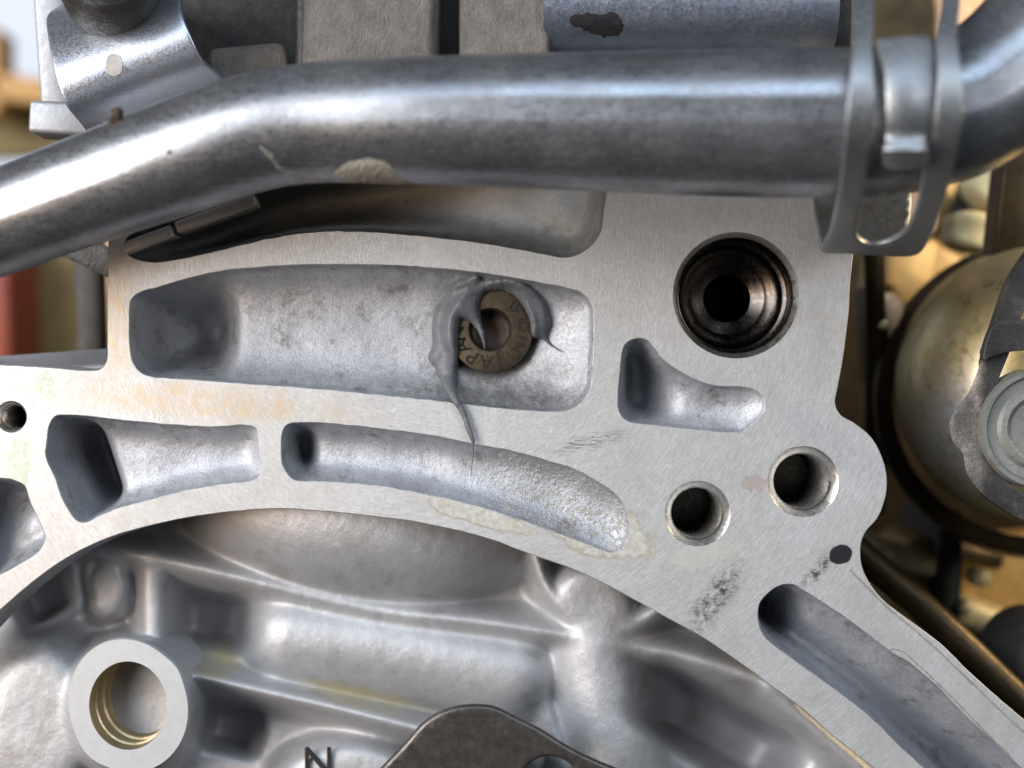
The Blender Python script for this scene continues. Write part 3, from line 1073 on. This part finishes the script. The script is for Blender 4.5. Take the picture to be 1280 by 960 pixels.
def seal_back(px, py):
    """lies on the pocket floor, climbs the plug face, leans out over the lower rim"""
    w_ = np.stack([(px - 640) * PX, (480 - py) * PX], 1) * 1.02
    dd = np.where(inside(w_, pin), dist(w_, pin), 0.0) * 1000
    y = 3.0 + (6.1 - 2.2 * gauss(px, py, 715, 400, 28, 55) - 0.8 * gauss(px, py, 700, 455, 40, 30)) * q(dd, 12.5)
    rr = np.hypot(px - 613, py - 412)
    y = y + (np.minimum(y, 6.1) - y) * (1 - sstep(rr, 53, 62))
    y = np.minimum(y, 9.0 - 10.2 * sstep(py, 462, 503) * (1 - sstep(px, 600, 640)))
    y = y - 1.0 * gauss(px, py, 604, 415, 7, 20)
    return y * MM - 0.0001


def relax(f, k, fix):
    for _ in range(k):
        acc = np.zeros(len(v))
        cnt = np.zeros(len(v))
        for i_, j_ in ((0, 1), (1, 2), (2, 0)):
            np.add.at(acc, tri[:, i_], f[tri[:, j_]])
            np.add.at(acc, tri[:, j_], f[tri[:, i_]])
            np.add.at(cnt, tri[:, i_], 1)
            np.add.at(cnt, tri[:, j_], 1)
        f = np.where(fix, f, 0.5 * f + 0.5 * acc / np.maximum(cnt, 1))
    return f


yb = relax(seal_back(px, py), 6, d < -1)
T = 1.5 + 0.8 * sstep(px, 545, 568) * (1 - sstep(px, 574, 600)) + 1.3 * sstep(px, 640, 672) + 0.5 * (1 - sstep(py, 350, 380))
T = T * (1 - 0.55 * sstep(py, 460, 500))
th = T * MM * (1 - np.exp(-d / 4.0)) + 0.00012 * d ** 0.5
th = th * (1 + 0.16 * nz2(px, py, 0.12, 41) + 0.06 * nz2(px + py, py, 0.4, 42))
th = relax(np.maximum(th, 0), 3, d < 0.01)
front = Parr(px, py, yb - th - 0.0002)
back = Parr(px, py, yb)
nb = len(v)
F = [tuple(t) for t in tri] + [tuple(t[::-1] + nb) for t in tri]
edge_cnt = {}
for t in tri:
    for i in range(3):
        e = (t[i], t[(i + 1) % 3])
        edge_cnt[e] = 1
for (a_, b_) in list(edge_cnt):
    if (b_, a_) not in edge_cnt:
        F.append((a_, b_, b_ + nb, a_ + nb))
seal = thing('sealant_smear', 'grey sealant smear with drawn-out tails round the plug in the main pocket', 'sealant', tuple(P(572, 470, 0.004)))
so = mesh_obj('smear', np.concatenate([front, back]), F, M['sealant'], None, True)
put(seal, so)
# thin hanging thread under the tail
pth = spline([(591, 550), (591.5, 562), (590, 580), (588.5, 596)], 3, closed=False)
ys = np.linspace(-0.0018, -0.0006, len(pth))
V, F = tube([P(p[0], p[1], y) for p, y in zip(pth, ys)], [0.00022 * (1 - 0.75 * i / len(pth)) for i in range(len(pth))], 8)
put(seal, mesh_obj('thread', V, F, M['sealant'], None, True))

# ------------------------------------------------------------------ COOLANT PIPE
pipe = thing('coolant_pipe', 'thick dull silver metal pipe bent across the top of the block', 'pipe', tuple(P(480, 152, -0.03)))
ctl = [(-110, 318, -0.020, 63), (-50, 296, -0.0205, 64), (0, 278.5, -0.021, 65.5), (75, 250, -0.0225, 67.5), (150, 223, -0.024, 70), (225, 196.5, -0.0255, 73), (285, 175.5, -0.027, 74), (337, 161.5, -0.028, 74.5), (394, 154, -0.029, 75.5),
       (480, 151.5, -0.031, 79), (580, 151, -0.033, 82), (700, 152, -0.035, 86), (880, 154, -0.038, 91.5), (1060, 154, -0.041, 94), (1130, 150, -0.042, 93), (1200, 134, -0.042, 90), (1260, 92, -0.041, 88), (1310, 40, -0.039, 88), (1350, -20, -0.037, 88), (1390, -90, -0.035, 88)]
C4 = spline([c for c in ctl], 9, closed=False)
path = [P(c[0], c[1], c[2]) for c in C4]
rad = [c[3] * PX * (CAMD + c[2]) / CAMD * 0.985 for c in C4]
fl = [max(min((c[0] - 470) / 160, 1), min((215 - c[0]) / 60, 1), 0) for c in C4]
V, F = tube(path, rad, 160, True, fl)
Vt, Ft = V, F
put(pipe, mesh_obj('tube', V, F, M['pipe'], None, True, 60))
bvh_pipe = BVHTree.FromPolygons([tuple(p) for p in V], F)


def crust(name, pts, h, mat, parent, bvh, spacing=3, seed=1, edge=8):
    L = poly_noise(spline(pts, 2), 0.9)
    v, tri = cdt_fill([L], spacing, 0.6)
    d = dist(v, L)
    r = np.random.default_rng(seed)
    V = []
    for (x, y), dd in zip(v, d):
        p, nn = hit(bvh, x, y)
        if p is None:
            p, nn = hit(bvh, x, y - 6)
        if p is None:
            p, nn = hit(bvh, x, y - 12)
        if nn.y > 0:
            nn = -nn
        V.append(tuple(p + nn * (h * min(dd / edge, 1) ** 0.6 * (0.45 + 1.1 * r.random()) - 0.00003)))
    return mesh_obj(name, V, tri, mat, parent, True)


put(pipe, crust('corrosion_crust', [(418, 218), (428, 206), (445, 200), (462, 198), (480, 202), (492, 212), (506, 224), (524, 231), (500, 230.5), (470, 230), (440, 228)], 0.0006, M['crust'], None, bvh_pipe, 1.7, 3, 22))
put(pipe, crust('dried_film', [(402, 226), (412, 208), (430, 198), (455, 192), (482, 194), (498, 205), (516, 220), (540, 232), (500, 232), (450, 231)], 0.00006, M['film'], None, bvh_pipe, 3, 8, 30))
put(pipe, crust('dried_film', [(322, 178), (330, 184), (345, 196), (352, 208), (372, 216), (400, 222), (425, 224), (425, 228), (395, 227), (365, 221), (346, 212), (338, 200), (326, 188)], 0.00015, M['film'], None, bvh_pipe, 1.8, 4, 4))

# dirt crumb on the pipe
def crumb(name, px, py, bvh, size, mat, label, seed):
    p, nn = hit(bvh, px, py)
    bm = bmesh.new()
    r = random.Random(seed)
    for k in range(5):
        m = Matrix.Translation((r.uniform(-.5, .5) * size, r.uniform(-.3, .3) * size, r.uniform(-.5, .9) * size)) @ Matrix.Rotation(r.uniform(0, 3), 4, 'X')
        s = bmesh.ops.create_icosphere(bm, subdivisions=2, radius=size * r.uniform(0.3, 0.6), matrix=m)
        for vv_ in s['verts']:
            vv_.co += Vector((r.uniform(-1, 1), r.uniform(-1, 1), r.uniform(-1, 1))) * size * 0.12
    me = bpy.data.meshes.new(name)
    bm.to_mesh(me)
    bm.free()
    me.materials.append(mat)
    ob = bpy.data.objects.new(name, me)
    COL.objects.link(ob)
    ob.location = p
    tag(ob, label, 'dirt')
    return ob


M['crumb'] = plain('dirt_crumb', (0.05, 0.032, 0.02), 0.8, 0.0, 2.0, 0.3, 0.6)
crumb('dirt_clump', 146, 152, bvh_pipe, 0.0026, M['crumb'], 'dark brown dirt clump on the pipe beside the zinc bracket', 3)
crumb('dirt_speck', 212, 190, bvh_pipe, 0.0005, M['crumb'], 'small black dirt speck on the sloping part of the pipe', 5)
crumb('dirt_speck', 545, 70, bvh_pipe, 0.0006, M['crumb'], 'tiny dark dirt speck on the upper edge of the pipe', 6)

# ------------------------------------------------------------------ SPRING CLAMP
U = [(1070, -40), (1068, 0), (1066, 57), (1060, 131), (1054, 205), (1046, 255), (1037, 292), (1028, 314), (1036, 317), (1063, 318), (1098, 320), (1136, 321), (1151, 316), (1164, 294), (1179, 255), (1190, 215), (1202, 153), (1203, 98), (1197, 44),
     (1200, 0), (1203, -40), (1181, -40), (1178, 0), (1171, 44), (1172, 87), (1171, 131), (1165, 184), (1153, 222), (1149, 248), (1140, 277), (1131, 290), (1120, 299), (1098, 306), (1081, 305), (1072, 297), (1077, 255), (1085, 210), (1090, 164), (1093, 109),
     (1091, 55), (1094, 0), (1096, -40)]
clamp = thing('hose_clamp', 'grey spring steel band clamp hanging round the right end of the pipe', 'hose clamp', tuple(P(1100, 310, -0.02)))


def dclamp(px, py):
    return -0.0655 + 0.043 * ((py - 120) / 198.0) ** 2


put(clamp, sheet('band', U, dclamp, 0.0014, M['clamp'], None, 6, 0.0003))
TAB = [(1095, 50), (1110, 47), (1140, 45), (1158, 45), (1164, 52), (1166, 98), (1161, 153), (1157, 178), (1160, 192), (1163, 203), (1150, 211), (1125, 213), (1106, 208), (1103, 194), (1107, 178), (1108, 131), (1105, 87), (1098, 64)]


def dtab(px, py):
    return dclamp(px, py) - 0.0012 - 0.0035 * np.exp(-((py - 190) / 13.0) ** 2) + 0.0012 * ((px - 1132) / 30.0) ** 2


put(clamp, sheet('tongue', TAB, dtab, 0.0014, M['clamp'], None, 4, 0.0003))
RB = [(1021, 235), (1060, 235), (1132, 215), (1133, 289), (1122, 297), (1098, 304), (1075, 304), (1040, 312), (1029, 310), (1022, 288)]
put(clamp, sheet('rear_band', RB, lambda px, py: -0.009 - 0.010 * ((py - 215) / 95.0) ** 2, 0.0012, M['clamp'], None, 6, 0.0))

# ------------------------------------------------------------------ things above the pipe
br = thing('zinc_bracket', 'curved bluish zinc plated bracket with a round spot above the left pipe bend', 'bracket', tuple(P(150, 150, 0.004)))
BR = [(58, 33), (58, 22), (62, 15), (76, 5), (100, -30), (226, -30), (225, 0), (228, 19), (240, 49), (255, 79), (279, 101), (300, 150), (200, 200), (130, 185), (96, 149), (84, 134), (75, 112), (66, 80)]


def dbr(px, py):
    t = (px - 150) * 0.35 + (py - 75) * 0.94
    return 0.000 + 0.011 * (t / 75.0) ** 2


put(br, sheet('plate', BR, dbr, 0.002, M['zinc'], None, 6, 0.0003))
sp = spline([(132, 81), (135, 70), (142, 67), (150, 70), (153, 81), (151, 91), (143, 95), (135, 92)], 2)
v, tri = cdt_fill([sp], 3)
put(br, mesh_obj('spot', Parr(v[:, 0], v[:, 1], dbr(v[:, 0], v[:, 1]) - 0.00012), tri, plain('dull_spot', (0.40, 0.38, 0.36), 0.7, 0.1), None, True))

V, F = lathe_y(0, 0, [(0.001, -0.012), (50 * u, -0.012), (58 * u, -0.011), (62 * u, -0.0085), (62 * u, -0.004), (59 * u, -0.002), (62 * u, 0.0), (63 * u, 0.006), (60 * u, 0.012)], 64)
boot = mesh_obj('rubber_boot', V, F, M['rubber'], None, True, 50)
boot.location = P(133, -38, -0.004)
boot.rotation_euler = (math.radians(-18), 0, math.radians(8))
tag(boot, 'dirty black rubber boot end over the zinc bracket at the top edge', 'boot')

wb = thing('alloy_post', 'pale alloy post standing behind the zinc bracket at the left', 'post', tuple(P(60, 160, 0.02)))
put(wb, box_obj('upright', P(72, 40, 0.03), (0.0085, 0.012, 0.055), M['white'], None, (0, math.radians(-4), 0), 0.0012))
put(wb, box_obj('foot', P(84, 152, 0.018), (0.0165, 0.012, 0.0085), M['white'], None, (0, math.radians(3), 0), 0.0012))

# castings along the top
cst = thing('upper_casting', 'rough sand cast grey housing above the pipe in the middle', 'casting', tuple(P(530, 90, 0.01)))
put(cst, box_obj('block', P(468, 20, 0.010), (0.0335, 0.02, 0.06), M['iron'], None, (0, math.radians(2), math.radians(-4)), 0.0035, 4))
put(cst, box_obj('block', P(628, 20, 0.011), (0.0225, 0.02, 0.06), M['iron'], None, (0, math.radians(0), math.radians(5)), 0.0022, 4))
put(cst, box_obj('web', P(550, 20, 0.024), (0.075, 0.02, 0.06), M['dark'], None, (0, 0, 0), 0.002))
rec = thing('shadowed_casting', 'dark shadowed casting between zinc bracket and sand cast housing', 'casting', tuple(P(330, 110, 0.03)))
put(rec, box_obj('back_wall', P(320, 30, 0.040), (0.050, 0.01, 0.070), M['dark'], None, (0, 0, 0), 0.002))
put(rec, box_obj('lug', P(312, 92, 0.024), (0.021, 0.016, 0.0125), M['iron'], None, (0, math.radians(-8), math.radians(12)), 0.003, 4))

st = thing('steel_tube', 'blue grey steel tube with a black ink blot along the top edge', 'tube', tuple(P(860, 60, 0.004)))
pth = [P(x, 14, 0.012) for x in np.linspace(679, 1036, 12)]
V, F = tube(pth, [0.0125] * 12, 64)
tb = mesh_obj('barrel', V, F, M['steel'], None, True, 50)
put(st, tb)
bvh_t = BVHTree.FromPolygons([tuple(p) for p in V], F)
M['ink'] = plain('black_ink', (0.018, 0.015, 0.018), 0.45, 0.0, 2, 0.05, 0.3)
put(st, crust('ink_blot', [(709, 27), (716, 18), (735, 15), (752, 16), (768, 14), (777, 22), (781, 32), (776, 44), (762, 48), (745, 45), (725, 38)], 0.00012, M['ink'], None, bvh_t, 3, 9))
put(st, box_obj('end_collar', P(1047, 20, 0.020), (0.006, 0.012, 0.06), M['dark'], None, (0, 0, 0), 0.001))

# ------------------------------------------------------------------ brown bracket at the bottom
bb = thing('brown_plate', 'dark brown steel plate with rounded top and a hole at the bottom edge', 'plate', tuple(P(620, 990, 0.004)))
BB = [(455, 985), (480, 957), (505, 931), (527, 906), (545, 893), (566, 885), (592, 882), (616, 884), (640, 895), (678, 914), (705, 931), (735, 947), (770, 962), (830, 985), (840, 1050), (600, 1060), (440, 1040)]
HOLE = [(658, 962), (668, 952), (684, 947), (702, 950), (714, 958), (716, 970), (700, 982), (675, 982), (660, 974)]
put(bb, sheet('plate', BB, lambda px, py: 0.003 + 0.00001 * (py - 880), 0.0028, M['brown'], None, 10, 0.0011, True, [HOLE], 4))

# ------------------------------------------------------------------ right background
can = thing('rounded_housing', 'large rounded gold tinted metal housing at the right edge', 'housing', tuple(P(1290, 600, 0.06)))
rc = 0.0002 * 1.12
prof = [(0.01, -0.028), (20, -0.028), (60, -0.027), (100, -0.022), (135, -0.013), (158, 0.0), (172, 0.014), (180, 0.03), (182, 0.045), (183, 0.07)]
prof = [(r_ * rc, y_) for r_, y_ in prof]
PR = spline(prof, 0.003, closed=False)
V, F = lathe_y(0, 0, [tuple(p) for p in PR], 96)
V[:, 0] *= 1.02
V[:, 2] *= 1.03
gn = N('gold_patina')
gc = gn.mix(gn.rng(gn.noise(0.06, 4), 0.35, 0.65), (0.60, 0.46, 0.21), (0.64, 0.55, 0.33))
gc = gn.mix(gn.blob(555, 540, 62, 75, 0, 0.2, 0.15, 0.6), gc, (0.50, 0.50, 0.50))  # silver patch: the housing's pale highlight painted into the gold
gc = gn.mix(gn.rng(gn.noise(0.14, 5, 0.7), 0.54, 0.70, 0, 0.75), gc, (0.14, 0.095, 0.04))
gc = gn.mix(gn.rng(gn.noise(1.2, 3, 0.6), 0.70, 0.74, 0, 0.8), gc, (0.06, 0.04, 0.02))
M['patina'] = gn.out(gc, gn.rng(gn.noise(0.5, 4), 0.3, 0.7, 0.36, 0.52), 0.75, gn.bump(gn.noise(0.8, 4), 0.06, 0.7))
ob = mesh_obj('shell', V, F, M['patina'], None, True)
ob.location = P(1297, 480, 0.040)
ob.rotation_euler = (math.radians(0), 0, math.radians(-20))
put(can, ob)
V, F = lathe_y(0, 0, [(186 * rc, 0.0), (205 * rc, 0.002), (212 * rc, 0.006), (212 * rc, 0.02), (190 * rc, 0.022)], 96)
ob = mesh_obj('flange', V, F, M['golddark'], None, True, 40)
ob.location = P(1296, 500, 0.06)
ob.rotation_euler = (0, 0, math.radians(-20))
put(can, ob)

clip = thing('strap_clip', 'worn black strap clip with a round grey bolt head on the gold housing', 'clip', tuple(P(1250, 600, 0.015)))
CL = [(1300, 300), (1280, 322), (1262, 352), (1250, 385), (1238, 420), (1226, 452), (1214, 484), (1203, 502), (1189, 520), (1187, 536), (1192, 553), (1203, 566), (1208, 590), (1225, 614), (1250, 634), (1285, 652), (1330, 660), (1330, 640), (1290, 622),
      (1258, 600), (1240, 570), (1234, 540), (1238, 505), (1250, 470), (1262, 440), (1275, 400), (1300, 350)]


def dclip(px, py):
    return 0.000 + 0.00008 * np.maximum(1230 - px, 0) - 0.0 * py


M['strap'] = cast_metal('worn_black_strap', (0.035, 0.033, 0.032), (0.075, 0.07, 0.068), 0.42, 0.8, 0.3, dirt=(0.20, 0.165, 0.12), dirt_amt=0.7, metal=0.4)
put(clip, sheet('strap', CL, dclip, 0.004, M['strap'], None, 7, 0.0008))
put(clip, sheet('buckle', [(1240, 410), (1246, 402), (1262, 400), (1284, 398), (1310, 396), (1310, 432), (1280, 438), (1262, 440), (1240, 446), (1230, 450), (1232, 432)], lambda px, py: -0.004 + 0 * px, 0.003, M['strap'], None, 7, 0.0008))
V, F = lathe_y(0, 0, [(72, 0.006), (72, 0.001), (69, -0.0005), (64, -0.0005), (61, 0.0006), (50, 0.0008), (46, -0.0002), (40, -0.0005), (34, 0.0004), (14, 0.0006), (0.1, 0.0006)], 72)
V[:, 0] *= 0.0002 * 1.05
V[:, 2] *= 0.0002 * 1.05
M['boltgrey'] = cast_metal('dull_bolt', (0.20, 0.205, 0.19), (0.28, 0.28, 0.26), 0.48, 1.0, 0.2, dirt=(0.12, 0.09, 0.06), dirt_amt=0.6, metal=0.5)
ob = mesh_obj('bolt_head', V, F, M['boltgrey'], None, True, 30)
ob.location = P(1300, 536, -0.001)
put(clip, ob)

# deeper machinery behind the right edge
M['ambergold'] = plain('amber_cast', (0.36, 0.235, 0.09), 0.45, 0.2, 0.3, 0.15, 0.3)
M['palegold'] = plain('pale_gold_cast', (0.60, 0.50, 0.28), 0.4, 0.2, 0.3, 0.3, 0.3)
ga = thing('gearbox_wall', 'dark brown cast gearbox wall far behind the right edge', 'gearbox', tuple(P(1180, 800, 0.16)))
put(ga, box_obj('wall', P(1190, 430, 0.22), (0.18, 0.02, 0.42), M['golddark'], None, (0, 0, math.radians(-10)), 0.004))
put(ga, box_obj('buttress', P(1128, 735, 0.130), (0.016, 0.04, 0.040), M['ambergold'], None, (0, math.radians(12), 0), 0.006, 4))
put(ga, box_obj('web', P(1160, 740, 0.125), (0.008, 0.05, 0.060), M['dark'], None, (0, math.radians(2), 0), 0.003))
put(ga, box_obj('ledge', P(1236, 775, 0.12), (0.035, 0.03, 0.010), M['palegold'], None, (0, math.radians(20), 0), 0.004, 4))
put(ga, box_obj('ledge', P(1245, 715, 0.15), (0.055, 0.03, 0.026), M['ambergold'], None, (0, math.radians(-4), 0), 0.004, 4))

for x_, y_, d_, sx_, sz_, k_, rot_ in [(1120, 350, 0.13, 0.020, 0.030, 'ambergold', 8), (1100, 420, 0.12, 0.008, 0.034, 'golddark', -6), (1170, 340, 0.14, 0.022, 0.014, 'ambergold', 30), (1215, 325, 0.16, 0.018, 0.010, 'palegold', -20),
                                       (1110, 690, 0.11, 0.030, 0.008, 'palegold', 18), (1200, 690, 0.13, 0.024, 0.008, 'golddark', 10), (1262, 760, 0.16, 0.020, 0.030, 'golddark', 0), (1150, 250, 0.15, 0.02, 0.02, 'ambergold', 12)]:
    put(ga, box_obj('boss', P(x_, y_, d_), (sx_, 0.02, sz_), M[k_], None, (0, math.radians(rot_), math.radians(12)), 0.003, 4))
for x_, y_, d_, r_ in [(1224, 722, 0.10, 0.0032), (1205, 758, 0.10, 0.0026), (1100, 405, 0.075, 0.002), (1102, 376, 0.08, 0.0026)]:
    bvv, bff = lathe_y(0, 0, [(0.0001, -0.004), (r_ * 0.7, -0.0035), (r_, -0.002), (r_, 0.004)], 24)
    bo_ = mesh_obj('bolt', bvv, bff, M['palegold'], None, True, 40)
    bo_.location = P(x_, y_, d_)
    put(ga, bo_)

hv = thing('cross_tube', 'dark brown round tube slanting behind the lower right arm', 'tube', tuple(P(1180, 800, 0.03)))
V, F = tube([P(1040, 660, 0.045), P(1090, 705, 0.042), P(1150, 755, 0.04), P(1210, 812, 0.036), P(1310, 910, 0.03)], [0.0042] * 5, 24)
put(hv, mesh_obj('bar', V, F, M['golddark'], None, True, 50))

blk = mesh_obj('rubber_bump_stop', *lathe_y(0, 0, [(0.001, -0.01), (0.008, -0.0095), (0.0125, -0.006), (0.014, 0.0), (0.014, 0.02)], 48), M['rubber'], None, True, 40)
blk.location = P(1312, 830, 0.05)
tag(blk, 'black rubber bump stop at the lower right edge', 'bump stop')

pv = thing('brown_upright', 'brown vertical bar at the right edge under the pipe', 'bar', tuple(P(1262, 330, 0.06)))
put(pv, box_obj('bar', P(1268, 250, 0.06), (0.0125, 0.012, 0.045), M['golddark'], None, (0, math.radians(6), 0), 0.001))


def knob(name, px, py, y, rx, rz, mat, label, cat, seed=1, ry=None, rot=0):
    bm = bmesh.new()
    bmesh.ops.create_uvsphere(bm, u_segments=28, v_segments=18, radius=1)
    r = random.Random(seed)
    ph = [r.uniform(0, 6) for _ in range(6)]
    for v_ in bm.verts:
        c_ = v_.co.copy()
        k_ = 1 + 0.10 * math.sin(3 * c_.x + ph[0]) + 0.10 * math.sin(4 * c_.z + ph[1]) + 0.06 * math.sin(5 * c_.y + ph[2])
        # squared-off sides
        c_ = Vector((math.copysign(abs(c_.x) ** 0.7, c_.x), math.copysign(abs(c_.y) ** 0.8, c_.y), math.copysign(abs(c_.z) ** 0.7, c_.z)))
        v_.co = Vector((c_.x * rx * k_, c_.y * (ry or rx) * k_, c_.z * rz * k_))
    me = bpy.data.meshes.new(name)
    bm.to_mesh(me)
    bm.free()
    me.polygons.foreach_set('use_smooth', [True] * len(me.polygons))
    me.materials.append(mat)
    ob = bpy.data.objects.new(name, me)
    COL.objects.link(ob)
    ob.location = P(px, py, y)
    ob.rotation_euler = (0, math.radians(rot), 0)
    tag(ob, label, cat)
    return ob


knob('connector_cap', 1208, 290, 0.09, 0.0085, 0.0055, M['cream'], 'cream plastic cap right of the band clamp', 'cap', 1, rot=10)
knob('connector_cap', 1232, 228, 0.11, 0.0075, 0.0075, M['cream'], 'cream plastic cap tucked under the pipe at the right', 'cap', 2, rot=40)
knob('cable_joint', 1222, 258, 0.13, 0.010, 0.009, M['dark'], 'dark grey cable joint between the two cream caps', 'joint', 3)
knob('yellow_fitting', 1113, 398, 0.08, 0.0045, 0.0075, M['skin'], 'small peach yellow fitting beside the gold housing', 'fitting', 4, rot=-10)
knob('pale_tag', 1146, 258, 0.07, 0.006, 0.010, M['skin'], 'peach coloured tag seen through the band clamp', 'tag', 5)
knob('orange_lamp_lens', 1215, 14, 0.13, 0.012, 0.011, M['skin'], 'peach orange lens behind the clamp at the top right', 'lens', 6)

gp = thing('brass_rail', 'brown brass rail behind the right edge of the machined face', 'rail', tuple(P(1100, 460, 0.07)))
V, F = tube([P(1092, 300, 0.07), P(1094, 380, 0.07), P(1098, 470, 0.09), P(1092, 640, 0.10)], [0.0032, 0.003, 0.004, 0.0035], 20)
put(gp, mesh_obj('rail', V, F, M['golddark'], None, True, 60))

# ------------------------------------------------------------------ left background (workshop, out of focus)
wall = box_obj('wall_panel', P(-40, 20, 0.75), (0.40, 0.02, 0.55), M['pale'], None, (0, 0, 0), 0.002)
wall['kind'] = 'structure'
sh = thing('wooden_shelf', 'orange wooden shelf far behind at the left', 'shelf', tuple(P(0, 170, 0.55)))
put(sh, box_obj('board', P(20, 118, 0.55), (0.16, 0.05, 0.016), M['wood'], None, (0, math.radians(7), 0), 0.002))
put(sh, box_obj('upright', P(-8, 95, 0.54), (0.018, 0.03, 0.055), M['wood'], None, (0, 0, 0), 0.002))
put(sh, box_obj('lower_board', P(20, 165, 0.58), (0.16, 0.02, 0.036), M['ochre'], None, (0, 0, 0), 0.002))
rb = box_obj('red_toolbox', P(0, 390, 0.40), (0.028, 0.05, 0.075), M['red'], None, (0, math.radians(-2), 0), 0.003)
tag(rb, 'red painted box at the left edge under the pipe', 'box')
oc = box_obj('cardboard_box', P(70, 390, 0.45), (0.060, 0.05, 0.11), M['ochre'], None, (0, math.radians(2), 0), 0.003)
tag(oc, 'ochre brown cardboard box between the red box and the black strut', 'box')
bs = box_obj('black_strut', P(116, 400, 0.14), (0.0085, 0.012, 0.09), M['dark'], None, (0, math.radians(-2), 0), 0.001)
tag(bs, 'black upright strut left of the vertical web', 'strut')
og = box_obj('orange_strip', P(137, 375, 0.20), (0.006, 0.01, 0.05), M['skin'], None, (0, 0, 0), 0.001)
tag(og, 'thin orange strip beside the vertical web', 'strip')
lg = thing('cast_ledge', 'sloping grey cast ledge behind the left lug', 'ledge', tuple(P(80, 455, 0.02)))
put(lg, box_obj('ledge', P(72, 462, 0.022), (0.040, 0.016, 0.006), M['cast'], None, (math.radians(18), math.radians(-4), 0), 0.0015))
put(lg, box_obj('brace', P(124, 322, 0.022), (0.018, 0.014, 0.007), M['iron'], None, (0, math.radians(25), 0), 0.0015))
